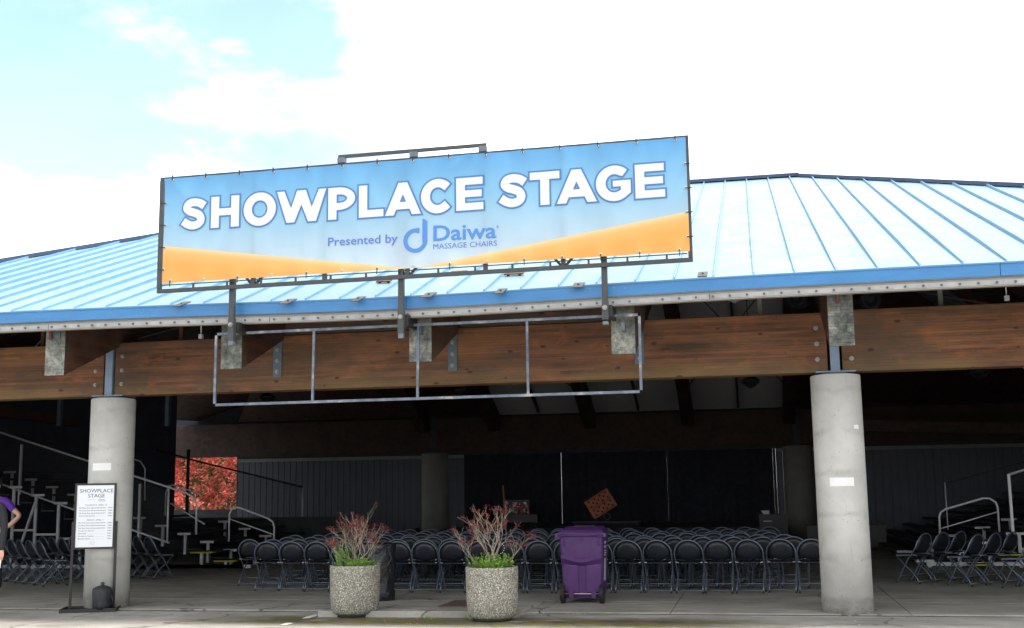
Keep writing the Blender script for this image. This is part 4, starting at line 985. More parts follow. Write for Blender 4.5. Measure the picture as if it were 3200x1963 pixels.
# ================================================================== BLEACHERS
def loop_rail(pts, y, par, r=.021, m='railgalv', name='handrail'):
    P = [Vector((x, y, z)) for x, z in pts]; new(name, MB().tube([Vector(q) for q in cat([tuple(p) for p in P], 5)] if len(P) > 2 else P, r, 8), m, par)
def bleacher(sx, x0, z0, run, rise, n_, secs, label, legsec, base):
    t = thing('bleachers', label, 'bleachers')
    for i in range(n_):
        x = x0+sx*run*i; z = z0+rise*i
        for (ya, yb_, imin, imax) in secs:
            if i < imin or i >= imax: continue
            new('seat_plank', MB().box((x-.155, ya+.012, z-.045), (x+.155, yb_-.012, z)), 'riser', t)
            new('end_cap', MB().box((x-.158, ya, z-.047), (x+.158, ya+.011, z+.002)), 'alu', t)
            new('foot_plank', MB().box((x+sx*.16, ya+.02, z-rise-.02), (x+sx*.16+sx*.30, yb_-.02, z-rise+.015)), 'riser', t)
            if ya == legsec:
                new('support_leg', MB().box((x-.03+sx*.08, ya+.05, 0), (x+.03+sx*.08, ya+.09, z-.05)), 'alu', t)
                if i % 2 == 0 and i+1 < n_ and z > .5: new('brace', MB().bar((x+sx*.08, ya+.04, z*.92-.05), (x+sx*(run*.95), ya+.04, .10), .045), 'alu', t)
                if z > .6: new('brace', MB().bar((x+sx*.08, ya+.045, z*.52), (x+sx*(.08+run), ya+.045, z*.52), .045), 'alu', t)
            else: new('support_leg', MB().box((x-.03+sx*.05, ya+.15, z-rise-.30), (x+.03+sx*.05, ya+.19, z-.05)), 'alu', t)
            new('riser_board', MB().box((x+sx*.462, ya+.03, max(0, z-.18-rise*.2)), (x+sx*.474, yb_-.03, z+.0)), 'riser', t)
    for (xa, xb) in base: new('base_rail', MB().box((xa, legsec+.0, .03), (xb, legsec+.05, .10)), 'alu', t)
    return t
bl_ = bleacher(-1, -1.75, .17, .555, .18, 12, [(7.5, 8.1, 5, 12), (8.85, 11.3, 0, 12), (12.0, 14.2, 0, 5)], 'grey metal bleachers rising to the left behind the left column', 7.5, [(-9.2, -1.35), (-4.1, -1.2)])
for (xa, xb, z) in ((-2.76, -2.24, .345), (-2.20, -1.72, .165)):
    new('step_nosing', MB().box((xa, 7.86, z-.03), (xb, 8.02, z)), 'yellow', bl_); new('step_tread', MB().box((xa+.02, 8.03, z-.035), (xb-.02, 8.8, z-.005)), 'riser', bl_)
    new('step_post', MB().box((xa+.22, 7.9, 0), (xa+.28, 7.95, z-.03)), 'alu', bl_)
def lr(pts, y, r=.02, name='handrail', par=None, y0=8): loop_rail([(x, z) for x, z in pts], y, par or bl_, r, name=name)
new('guard_rail', MB().tube([(-7.43, 7.6, 3.03), (-3.2, 7.6, 1.73), (-2.75, 7.6, 1.59), (-2.58, 7.6, 1.50), (-2.50, 7.6, 1.36), (-2.49, 7.6, .72)], .022, 8), 'railgalv', bl_)
new('guard_rail', MB().tube([(-7.46, 7.6, 1.93), (-3.10, 7.6, .545)], .02, 8), 'railgalv', bl_)
for x, z0, z1 in ((-6.74, 1.38, 2.70), (-3.84, .62, 1.80)): new('guard_post', MB().box((x-.025, 7.62, z0), (x+.025, 7.66, z1)), 'alu', bl_)
for x, z0, z1 in ((-7.43, 1.9, 3.03), (-3.15, .55, 1.76)): new('guard_post', MB().tube([(x, 7.6, z0), (x, 7.6, z1)], .022, 8), 'railgalv', bl_)
new('mid_rail', MB().tube([(-3.41, 8.2, 1.37), (-2.50, 8.0, .92)], .015, 6), 'railgalv', bl_)
new('handrail', MB().tube([(-1.98, 8.1, .55), (-1.98, 8.1, 1.12), (-1.93, 8.1, 1.23), (-1.82, 8.1, 1.27), (-1.72, 8.1, 1.25), (-1.10, 8.1, 1.03), (-.98, 8.1, .95), (-.95, 8.1, .84), (-.95, 8.1, .55)], .020, 8), 'railgalv', bl_)
new('mid_rail', MB().tube([(-1.96, 8.1, 1.02), (-.97, 8.1, .69)], .014, 6), 'railgalv', bl_)
new('handrail', MB().tube([(-4.5, 10, 1.06), (-4.5, 10, 1.62), (-4.44, 10, 1.74), (-4.33, 10, 1.79), (-3.6, 10, 1.55)], .020, 8), 'railgalv', bl_)
new('handrail', MB().tube([(-6.3, 11, 2.55), (-5.75, 11, 2.38), (-5.62, 11, 2.2), (-5.60, 11, 1.4)], .018, 8), 'railgalv', bl_)
# guard with wire mesh across the opening at the back and the tall far guard rail
new('guard_post', MB().box((-7.62, 17.0, .9), (-7.54, 17.06, 2.9)), 'riser', bl_)
new('guard_rail', MB().tube([(-8.6, 17, 2.9), (-7.2, 17, 2.52), (-3.9, 17, 1.72)], .03, 6), 'riser', bl_)
new('guard_post', MB().tube([(-3.9, 17, .5), (-3.9, 17, 1.72)], .02, 6), 'railgalv', bl_)
def mesh_fence(x0, x1, zt, zb_, y, step, par):
    mb = MB(); L_ = x1-x0; H_ = 1.4; n_ = int((abs(L_)+H_)/step)
    for s_ in (1, -1):
        for k in range(n_+1):
            a = -H_+k*step
            pts = []
            for q in (0, 1):
                u = a+H_*q if s_ > 0 else a+H_*(1-q); pts.append((u, q*H_))
            (u0, v0), (u1, v1) = pts
            lo, hi = sorted((u0, u1)); 
            if hi < 0 or lo > abs(L_): continue
            c0, c1 = max(0, lo), min(abs(L_), hi)
            def vv(u): return v0+(v1-v0)*(u-u0)/(u1-u0)
            P = [Vector((x0+u*(1 if L_ > 0 else -1), y, zb_(x0+u*(1 if L_ > 0 else -1))+vv(u)*(zt(x0)-zb_(x0))/H_)) for u in (c0, c1)]
            mb.bar(P[0], P[1], .004)
    o = new('wire_mesh', mb, 'wire', par); o['kind'] = 'stuff'
mesh_fence(-7.4, -3.2, lambda x: 1.73-(x+3.2)*.307, lambda x: .55-(x+3.2)*.325, 7.61, .06, bl_)
mesh_fence(-8.5, -3.95, lambda x: 1.72-(x+3.9)*.25, lambda x: .6-(x+3.9)*.25, 17.0, .09, bl_)
br_ = bleacher(1, 12.18, .145, .54, .165, 10, [(8.0, 10.3, 0, 10), (11.2, 19.3, 0, 10)], 'grey metal bleachers rising to the right behind the right chairs', 8.0, [(12.2, 18.5)])
for (xa, xb, z) in ((12.91, 13.28, .095), (13.39, 13.88, .275)):
    new('step_nosing', MB().box((xa, 7.5, z-.03), (xb, 7.66, z)), 'yellow', br_); new('step_tread', MB().box((xa, 7.67, z-.035), (xb, 8.0, z-.005)), 'riser', br_)
new('handrail', MB().tube([(12.47, 8, .5), (12.48, 8, .94), (12.51, 8, 1.02), (12.60, 8, 1.08), (13.28, 8, 1.275), (13.40, 8, 1.27), (13.50, 8, 1.20), (13.53, 8, 1.10), (13.53, 8, .65)], .020, 8), 'railgalv', br_)
new('mid_rail', MB().tube([(12.49, 8, .72), (13.52, 8, 1.02)], .014, 6), 'railgalv', br_)
new('guard_post', MB().box((13.735, 7.96, .64), (13.785, 8.0, 1.72)), 'railgalv', br_); new('guard_rail', MB().tube([(13.76, 7.98, 1.70), (16.5, 7.98, 2.6)], .022, 8), 'railgalv', br_)
new('guard_post', MB().tube([(13.22, 12, .55), (13.22, 12, 1.58)], .016, 6), 'railgalv', br_); new('guard_rail', MB().tube([(13.22, 12, 1.56), (16.8, 12, 2.5)], .012, 6), 'riser', br_)

# ================================================================== STAGE
t = thing('stage', 'low black stage platform in the middle of the back wall', 'stage', (0, 0, 0))
new('deck', MB().box((.5, 16.2, .42), (9.5, 20.5, .5)), 'curtain', t); new('skirt', MB().box((.5, 16.18, 0), (9.5, 16.2, .42)), 'curtain', t)
gx = [.22, at(1755, 1500, Y=YB+.1).x, at(2086, 1500, Y=YB+.1).x, at(2418, 1500, Y=YB+.1).x, 9.72]
def drape(x0, x1, y, z1, label, amp=.05):
    n_ = max(8, int((x1-x0)/.07)); vs = []
    for i in range(n_+1):
        x = x0+(x1-x0)*i/n_; e = min(1, min(x-x0, x1-x)/.2); yy = y+amp*math.sin(x*14)*e+amp*.5*math.sin(x*37+1)*e
        vs += [(x, yy, .0), (x, yy, z1)]
    o = new('curtain', MB().add(vs, [(2*i, 2*i+2, 2*i+3, 2*i+1) for i in range(n_)], True), 'curtain'); return tag(o, label, 'curtain', 'black drapes closing the back of the stage')
labs = ['black stage drape between the back left column and the first bright gap', 'black stage drape behind the orange crate, right of the first bright gap', 'black stage drape right of the second bright gap', 'narrow black drape next to the wall at the right end of the stage']
for i in range(4):
    hgt = 2.66
    if i < 3: drape(gx[i]+(-.1 if i == 0 else (.0008 if i == 1 else .0002)), gx[i+1]-(.0020, .0001, .0003)[i], YB+.1, hgt, labs[i])
drape(gx[3]+.0004, gx[4], YB+.1, 2.66, labs[3], .02)
# table with sticker-covered case and red wheel
def tb(px, py, Y): return at(px, py, Y=Y)
p0, p1 = tb(1572, 1563, 17), tb(1655, 1606, 17)
t = thing('prop_case', 'dark upright case plastered with stickers, standing on stage behind the right planter', 'case', (0, 0, 0))
new('panel', MB().box((p0.x, 17.0, p1.z), (p1.x, 17.15, p0.z)), 'blackplastic', t)
for k in range(46):
    x = random.uniform(p0.x+.03, p1.x-.03); z = random.uniform(p1.z+.03, p0.z-.03); r_ = random.uniform(.015, .04)
    new('sticker', MB().lathe([(r_, 0), (r_*.98, .002)], n=random.choice([4, 8, 12, 5])).mesh('sticker'), random.choice(['pink', 'pink', 'paper', 'sticker', 'gold', 'red', 'green', 'trimlight']), t, (x, 16.995-.001*k/46, z)).rotation_euler = (PI/2, random.uniform(0, 3), 0)
wc = tb(1634, 1604, 16.9)
t = thing('red_wheel', 'red steering wheel leaning against the sticker-covered case', 'wheel', wc)
new('rim', MB().tube([(.17*math.cos(R(a)), 0, .17*math.sin(R(a))) for a in range(0, 360, 12)], .018, 6, closed=True), 'red', t)
for a in (90, 210, 330): new('spoke', MB().bar((0, 0, 0), (.165*math.cos(R(a)), 0, .165*math.sin(R(a))), .02, .012), 'trimlight', t)
new('hub', MB().ball((0, 0, 0), .035), 'red', t)
t = thing('prop_table', 'black folding table on stage under the sticker-covered case', 'table', (0, 0, 0))
a_, b_ = tb(1560, 1608, 16.8), tb(1680, 1608, 16.8)
new('table_top', MB().box((a_.x, 16.75, a_.z-.22), (b_.x, 17.4, a_.z-.01)), 'blackplastic', t)
for x in (a_.x+.15, b_.x-.15):
    for s_ in (-1, 1): new('leg', MB().bar((x-.1*s_, 17, .5), (x+.1*s_, 17, a_.z-.2), .025), 'riser', t)
p0, p1 = tb(1572, 1517, 16.6), tb(1582, 1650, 16.6); tag(new('orange_rod', MB().tube([p1-Vector((0, 0, .15)), p0], .018, 8), 'orangerod'), 'upright orange rod standing left of the sticker-covered case', 'rod')
# tilted orange crate
cc = (tb(1827, 1527, 17)+tb(1890, 1600, 17))/2; cc = at(1500+1860/4.928, 1480+465/4.928, Y=17)
t = thing('orange_crate', 'orange plastic crate tipped on one corner above the stage table', 'crate', cc)
t.rotation_euler = (0, R(-31), 0)
cw, chh = .385, .275
def crate_wall(z0, z1):
    mb = MB(); hs = []
    nx = 4
    for r_, zz in enumerate((z0+(z1-z0)*.30, z0+(z1-z0)*.70)): pass
    # grid plate with octagonal holes
    cols, rws = 7, 3; gx_ = .62/cols; gz_ = (z1-z0-.03)/rws
    for i in range(cols):
        for j in range(rws):
            cx0 = -.31+gx_*i; cz0 = z0+.015+gz_*j; hole = (i+j) % 2 == 0
            sq = [(cx0, cz0), (cx0+gx_/2, cz0), (cx0+gx_, cz0), (cx0+gx_, cz0+gz_/2), (cx0+gx_, cz0+gz_), (cx0+gx_/2, cz0+gz_), (cx0, cz0+gz_), (cx0, cz0+gz_/2)]
            if not hole: mb.add([(x, 0, z) for x, z in (sq[0], sq[2], sq[4], sq[6])], [(0, 1, 2, 3)])
            else:
                rr = min(gx_, gz_)*.40; mx_, mz_ = cx0+gx_/2, cz0+gz_/2
                ho = [(mx_+rr*math.cos(R(225+45*k)), mz_+rr*math.sin(R(225+45*k))) for k in range(8)]
                mb.add([(x, 0, z) for x, z in sq]+[(x, 0, z) for x, z in ho], [(k, (k+1) % 8, 8+(k+1) % 8, 8+k) for k in range(8)])
    mb.add([(-.36, 0, z0), (-.31, 0, z0), (-.31, 0, z1), (-.36, 0, z1), (.31, 0, z0), (.36, 0, z0), (.36, 0, z1), (.31, 0, z1)], [(0, 1, 2, 3), (4, 5, 6, 7)])
    return mb
for z0, z1 in ((-.25, -.01), (.01, .25)):
    o = new('perforated_panel', crate_wall(z0, z1), 'orangeplastic', t); sm = o.modifiers.new('solid', 'SOLIDIFY'); sm.thickness = .012
for z in (-.262, 0, .262): new('rib', MB().box((-.37, -.05, z-.012), (.37, .015, z+.012)), 'orangeplastic', t)
for x in (-.36, .36): new('end_flange', MB().box((x-.014, -.045, -.25), (x+.014, .018, .25)), 'orangeplastic', t)
p = tb(1897, 1614, 16.9); o = new('white_ring', MB().tube([(.085*math.cos(R(a)), 0, .085*math.sin(R(a))) for a in range(0, 360, 15)], .006, 5, closed=True), 'trimlight', None, p); tag(o, 'thin pale ring standing below the tilted orange crate', 'ring')
t = thing('prop_table', 'dark table on stage under the tilted orange crate', 'table', (0, 0, 0)); a_, b_ = tb(1790, 1627, 16.9), tb(2000, 1627, 16.9)
new('table_top', MB().box((a_.x, 16.7, a_.z-.06), (b_.x, 17.5, a_.z-.03)), 'blackplastic', t); new('table_skirt', MB().box((a_.x+.02, 16.72, .5), (b_.x-.02, 17.45, a_.z-.065)), 'curtain', t)
new('crate_prop', MB().box((cc.x-.10, 17.1, a_.z-.03), (cc.x+.02, 17.2, cc.z)), 'curtain', t)
# audio racks and cases by the right back column
def rack(pa, pb, Y, label, knobs=True):
    a_, b_ = at(*pa, Y=Y), at(*pb, Y=Y); t = thing('equipment_rack', label, 'equipment case', (0, 0, 0))
    new('case', MB().box((a_.x, Y, 0.0 if b_.z < .3 else b_.z), (b_.x, Y+.6, a_.z)), 'blackplastic', t)
    if knobs:
        for k in range(3): new('slot', MB().box((a_.x+.1, Y-.012, a_.z-.18-.2*k), (a_.x+.32, Y, a_.z-.165-.2*k)), 'railgalv', t); new('slot', MB().box((b_.x-.32, Y-.012, a_.z-.18-.2*k), (b_.x-.1, Y, a_.z-.165-.2*k)), 'riser', t)
rack((2372, 1608), (2465, 1700), 16.0, 'black equipment case with small bright slots left of the right column')
rack((2520, 1642), (2600, 1760), 14, 'plain black case partly hidden behind the right column', False)
rack((2700, 1640), (2775, 1760), 15, 'plain black case standing right of the right column', False)
p0, p1 = at(2378, 1596, Y=16.2), at(2404, 1610, Y=16.2); tag(new('paper_sheet', MB().add([(p0.x, 16.2, p0.z), (p1.x, 16.25, p0.z), (p1.x, 16.2, p1.z), (p0.x+.08, 16.15, p1.z)], [(0, 1, 2, 3)]), 'paper'), 'pale sheet lying on the black equipment case', 'sheet')
mb = MB(); p0, p1 = at(2432, 1748, Y=12), at(2510, 1718, Y=12)
lp = [(p0.x, p0.z), (p1.x, p0.z), (p1.x, p0.z+.18)]+[(p1.x-.12+.12*math.cos(R(a)), p0.z+.18+.07*math.sin(R(a))) for a in range(20, 181, 20)]+[(p0.x+.15, p0.z+.1), (p0.x, p0.z+.06)]
mb.prism(lp, 12, 12.3); tag(new('pale_bin', mb, 'trimlight'), 'pale grey tub seen between chairs left of the right column', 'tub')
for lb, pa, pb, Y in (('low dark wooden crate on the floor left of the right bleachers', (2805, 1720), (2850, 1752), 11.5), ('squat black monitor wedge behind the chairs right of the left planter', (1250, 1652), (1300, 1672), 15)):
    a_, b_ = at(*pa, Y=Y), at(*pb, Y=Y); t = thing('dark_case', lb, 'case', (0, 0, 0)); new('body', MB().prism([(a_.x, 0), (b_.x, 0), (b_.x, b_.z), (b_.x-.1*(b_.x-a_.x), a_.z), (a_.x+.15*(b_.x-a_.x), a_.z), (a_.x, b_.z)], Y, Y+.5), 'blackplastic' if 'monitor' in lb else 'darkwood', t)

# ================================================================== HEDGE seen through the rear opening
def leaves(n_, cx, cy, cz, ex, ey, ez, size, seed, skip=None):
    rnd = random.Random(seed); mb = MB()
    for k in range(n_):
        x, z = cx+rnd.uniform(-ex, ex), cz+rnd.uniform(-ez, ez)
        bul = .45*noise.noise(Vector((x*.8, z*.8, seed)))+.2*noise.noise(Vector((x*2.5, z*2.5, seed)))
        if noise.noise(Vector((x*2.6, z*2.6, 9))) < -.12 and rnd.random() < .8: continue
        y = cy+ey*bul+rnd.uniform(0, .35)
        p = Vector((x, y, z)); s_ = size*rnd.uniform(.6, 1.3)
        d = Vector((rnd.gauss(0, 1), rnd.gauss(-.4, .7), rnd.gauss(.4, .8))).normalized(); t_ = d.orthogonal().normalized(); t_ = (Matrix.Rotation(rnd.uniform(0, 6.28), 3, d) @ t_)
        mb.add([p, p+d*s_*.5+t_*s_*.20, p+d*s_+Vector((0, 0, -s_*.15)), p+d*s_*.5-t_*s_*.20], [(0, 1, 2, 3)])
    return mb
hd = thing('photinia_hedge', 'tall red-leaved photinia hedge in sun behind the rear opening', 'hedge', (0, 0, 0))
o = new('red_foliage', leaves(21000, -11.3, 25.2, 2.0, 3.4, 1.0, 2.3, .15, 3), 'redleaf', hd); o['kind'] = 'stuff'
o = new('green_foliage', leaves(3600, -11.3, 25.45, 2.0, 3.4, 1.0, 2.3, .15, 5), 'greenleaf', hd); o['kind'] = 'stuff'
mb = MB(); mb.box((-14.7, 25.9, 0), (-7.9, 27.2, 4.1)); o = new('inner_foliage', mb, 'greenleaf', hd); o['kind'] = 'stuff'
mb = MB()
for k in range(7): mb.tube([(-14+k, 25.7, 0), (-14+k+.1, 25.8, 1.5)], .04, 5)
new('trunk', mb, 'bark', hd)['kind'] = 'stuff'

# ================================================================== POSTER STAND
PX, PY, PR = -.005, -.37, R(21)
st = thing('poster_stand', 'black floor stand holding a white schedule poster in front of the left column', 'poster stand', (PX, PY, -.02), PR)
pw, ph, pz = .545, .862, .865
for s_ in (-1, 1):
    new('post', MB().box((s_*(pw/2+.018)-.016, .0, .03), (s_*(pw/2+.018)+.016, .03, 1.22)), 'blackplastic', st)
    new('frame_side', MB().box((s_*(pw/2-.008)-.014, -.016, pz), (s_*(pw/2-.008)+.014, .014, pz+ph)), 'blackplastic', st)
new('frame_top', MB().box((-pw/2-.006, -.0165, pz+ph), (pw/2+.006, .0145, pz+ph+.024)), 'blackplastic', st)
new('frame_bottom', MB().box((-pw/2-.006, -.0165, pz-.024), (pw/2+.006, .0145, pz)), 'blackplastic', st)
new('base', MB().box((-.36, -.28, 0), (.36, .20, .022)), 'blackplastic', st)
for yy in (-.29, .20): new('base_rim', MB().box((-.37, yy, 0), (.37, yy+.012, .05)), 'blackplastic', st)
for s_ in (-1, 1): new('base_rim', MB().box((s_*.366-.006, -.277, .001), (s_*.366+.006, .199, .049)), 'blackplastic', st)
po = new('poster', MB().box((-pw/2+.008, -.006, pz+.002), (pw/2-.008, -.003, pz+ph-.002)), 'poster', st)
def pt(body, u, v, size, m='postertext', align='CENTER', sx=1, off=0, shear=0, width=None): text_mesh(body, size, m, po, ((u-.5)*pw, -.0075, pz+(1-v)*ph), align=align, sx=sx, off=off, shear=shear, width=width)
# v runs from the top of the sheet
pt('SHOWPLACE', .52, .120, .072, off=.0004, sx=1.07, align='CENTER'); pt('STAGE', .52, .200, .072, off=.0004, sx=1.07)
pt('Presented by', .40, .245, .020, 'posterlight'); pt('Daiwa', .66, .252, .036, 'posterlight', off=.0008); pt('MASSAGE CHAIRS', .665, .268, .011, 'posterlight')
text_mesh('d', .03, 'posterlight', po, (.035, -.0075, pz+(1-.255)*ph))
pt('THURSDAY, APRIL 10', .52, .335, .030, sx=1.05)
L1 = [('The Throw Zone with Jeremiah Johnston', '2:30pm'), ('The Throw Zone with Jeremiah Johnston', '3:30pm'), ('The Throw Zone with Jeremiah Johnston', '4:30pm'), ('Touch of Class Big Band', '6:30pm')]
L2 = [('The Throw Zone with Jeremiah Johnston', '12:30pm'), ('The Throw Zone with Jeremiah Johnston', '1:30pm'), ('The Throw Zone with Jeremiah Johnston', '2:30pm'), ("Tiger Kim's Pro Taekwondo", '4:30pm'), ('Jack & Dad', '5:30pm'), ("Tiger Kim's Pro Taekwondo", '6:30pm'), ('Blue Dog Dance', '7:30pm')]
def lines(L, v0):
    for i, (a, b) in enumerate(L):
        v = v0+i*.0425; wd = .665*pw if a.startswith('The') else {'T': .40, 'J': .2, 'B': .3}[a[0]]*pw
        pt(a, .10, v, .021, align='LEFT', off=.0004, width=wd, shear=.12); pt(b, .93, v, .021, align='RIGHT', off=.0004, shear=.12)
        if not a.startswith('The'): new('dotted_line', MB().box((-.5*pw+.1*pw+wd+.01, -.0076, pz+(1-v)*ph), (.26*pw, -.0066, pz+(1-v)*ph+.0016)), 'trimlight', po)
lines(L1, .376); pt('FRIDAY, APRIL 11', .52, .575, .030, sx=1.05); lines(L2, .616)
for i, a in enumerate(('Scan for full', 'Spring Fair', 'schedule')): pt(a, .46, .915+i*.02, .015, 'posterlight')
sk = thing('sandbag', 'small tied black weight bag standing on the poster stand base', 'weight bag', (.215, -.47, .005), .3)
def wob(a, z): return .05*math.sin(a*3+z*9)+.035*math.sin(a*7+z*14)
new('sack', MB().lathe([(.09, 0), (.125, .01), (.132, .06), (.128, .16), (.132, .25), (.120, .29), (.075, .315), (.035, .325), (.02, .335), (.028, .36), (.012, .372)], n=36, wob=wob), 'sack', sk)
new('strap', MB().tube([(.125, -.03, .22), (.15, -.03, .12), (.128, -.03, .04)], .009, 6), 'blackplastic', sk)

# ================================================================== PLANTERS
def planter(c, label, seed, span, tall):
    rnd = random.Random(seed)
    t = thing('planter', label, 'planter', (c[0], c[1], -.02))
    r = .325; H = .645
    new('pot', MB().lathe([(.20, .035), (.245, .03), (.285, .055), (.305, .10), (.318, .25), (.325, H-.03), (.325, H-.006), (.320, H), (.292, H), (.286, H-.01), (.283, H-.07), (.20, H-.075)], n=64), 'aggregate', t)
    new('foot_ring', MB().lathe([(.235, 0), (.24, .035), (.22, .04)], n=40), 'rubber', t)
    new('liner', MB().lathe([(.281, H-.06), (.284, H-.004), (.276, H-.004), (.274, H-.06)], n=40), 'blackplastic', t)
    new('soil', MB().lathe([(.27, H-.06), (.15, H-.045), (.02, H-.04)], n=30), 'soil', t)
    # bare shrub
    s = thing('bare_shrub', {1: 'bare twiggy shrub with dark red buds in the left planter', 2: 'sparse forked shrub with dark red buds in the right planter'}[seed], 'shrub', (c[0], c[1], H-.08))
    br = MB(); bd = MB()
    def bud(p):
        for _ in range(rnd.randint(5, 11)):
            q = p+Vector((rnd.gauss(0, .014), rnd.gauss(0, .014), rnd.gauss(.002, .014))); bd.ball(q, rnd.uniform(.004, .0085), 5, 3)
    def grow(p, d, L_, r_, lev):
        n_ = 4; pts = [p]; q = p.copy(); dd = d.copy()
        for i in range(n_):
            dd = (dd+Vector((rnd.gauss(0, .10), rnd.gauss(0, .10), .09))).normalized(); q = q+dd*L_/n_; pts.append(q.copy())
        br.tube(pts, [r_*.54*(1-.35*i/n_) for i in range(n_+1)], 5, caps=False)
        if lev == 0 or r_ < .0013:
            if rnd.random() < .50: bud(q)
            if rnd.random() < .3: br.tube([q, q+dd*.05], [.0014, .0008], 4)
            return
        m_ = rnd.choice([2, 2, 3, 3]) if seed == 1 else rnd.choice([2, 2, 2, 3])
        for _ in range(m_):
            ax = Vector((rnd.gauss(0, 1), rnd.gauss(0, 1), rnd.gauss(0, .4))).normalized()
            nd = (dd+ax*rnd.uniform(.35, .75)).normalized(); nd.z = max(nd.z, .12); nd.normalize()
            grow(pts[-1] if rnd.random() < .65 else pts[-2], nd, L_*rnd.uniform(.70, .95), r_*.64, lev-1)
    stems = {1: [(-.55, .1, .85, .20), (-.12, -.1, 1, .22), (.18, .15, 1, .24), (.5, -.1, .9, .20), (.05, .3, 1, .2), (-.8, -.2, .62, .16), (.72, .1, .6, .15)], 2: [(-.45, .1, .9, .24), (.30, -.1, .9, .26), (.05, .1, 1, .22), (-.95, -.1, .5, .20), (.7, .2, .5, .18), (-.15, -.2, 1, .2)]}[seed]
    for (x, y, z, L_) in stems: grow(Vector((x*.03, y*.03, 0)), Vector((x, y, z)).normalized(), L_*tall, .0125 if L_ > .19 else .009, 4)
    # keep the plant inside the span it has over its pot
    for arr in (br, bd):
        arr.v = [(x*span, y*span, z) for x, y, z in arr.v]
    new('branches', br, 'bark', s); o = new('buds', bd, 'bud', s); o['kind'] = 'stuff'
    # weeds
    wd = thing('weeds', {1: 'tall flowering weeds and clover growing thick at one side of the left planter', 2: 'low bright green weeds filling the right planter'}[seed], 'weeds', (c[0], c[1], H-.07))
    lf = MB(); sm = MB()
    for k in range(150 if seed == 1 else 190):
        a = rnd.uniform(0, 2*PI); rr = .25*math.sqrt(rnd.random()); x, y = rr*math.cos(a), rr*math.sin(a)
        hgt = rnd.uniform(.05, .14)
        if seed == 1 and x < -.05: hgt = rnd.uniform(.12, .40)
        if seed == 2: hgt = rnd.uniform(.05, .22)
        lean = Vector((x*.12+rnd.gauss(0, .035), y*.1+rnd.gauss(0, .035), 0)); b0 = Vector((x, y, 0)); b1 = b0+lean*.5+Vector((0, 0, hgt*.6)); b2 = b0+lean+Vector((0, 0, hgt))
        sm.tube([b0, b1, b2], .0016, 4, caps=False)
        for q in range(int(5+hgt*36)):
            f = rnd.uniform(.15, 1); p = b0.lerp(b1, f*2) if f < .5 else b1.lerp(b2, f*2-1)
            d = Vector((rnd.gauss(0, 1), rnd.gauss(0, 1), rnd.gauss(.3, .5))).normalized(); s_ = rnd.uniform(.012, .026) if hgt > .16 else rnd.uniform(.020, .040)
            u = d.cross(Vector((0, 0, 1))).normalized()*s_*.42
            lf.add([p, p+d*s_*.5+u, p+d*s_, p+d*s_*.5-u], [(0, 1, 2, 3)])
    o = new('weed_leaves', lf, 'weed', wd); o['kind'] = 'stuff'; o = new('weed_stems', sm, 'stemgreen', wd); o['kind'] = 'stuff'
    fl_ = MB()
    for k in range(26 if seed == 1 else 14):
        x = rnd.uniform(-.34, -.12) if seed == 1 else rnd.uniform(-.1, .2); fl_.ball((x, rnd.uniform(-.15, .1), rnd.uniform(.2, .34)), .005, 5, 3)
    o = new('blossoms', fl_, 'paper', wd); o['kind'] = 'stuff'
pc1 = at(1110, 1922, Z=-.02); pc2 = at(1538, 1937, Z=-.02)
def ringc(px, py):
    q = at(px, py, Z=-.02); d = Vector((q.x-CAM.x, q.y-CAM.y)).normalized(); return (q.x+d.x*.235, q.y+d.y*.235)
planter(ringc(1109, 1931), 'round exposed-aggregate concrete planter on the left, in front of the black trash can', 1, 1.12, .92)
planter(ringc(1539, 1945), 'round exposed-aggregate concrete planter at the ramp edge, nearer the purple cart', 2, 1.25, .90)

# ================================================================== PURPLE CART
cart = thing('wheeled_cart', 'purple plastic wheeled refuse cart with its lid closed, wheels towards the paving', 'refuse cart', (6.72, .80, 0))
def ringpts(w, d, yc, z, r, n_=5): return [(x, y+yc, z) for x, y in rounded(w, d, r, n_)]
secs_ = [(.52, .42, .28, .065, .05), (.560, .46, .28, .13, .06), (.580, .50, .28, .40, .06), (.592, .535, .28, .60, .06), (.594, .545, .28, .615, .06), (.606, .56, .28, .72, .06), (.62, .58, .28, .93, .06)]
vs = []; n_ = 24
for w_, d, yc, z, r in secs_: vs += ringpts(w_, d, yc, z, r)
fs = [(k*n_+i, k*n_+(i+1) % n_, (k+1)*n_+(i+1) % n_, (k+1)*n_+i) for k in range(len(secs_)-1) for i in range(n_)]+[tuple(range(n_-1, -1, -1)), tuple((len(secs_)-1)*n_+i for i in range(n_))]
body = new('body', MB().add(vs, fs), 'purple', cart); bevel(body, .008, 2)
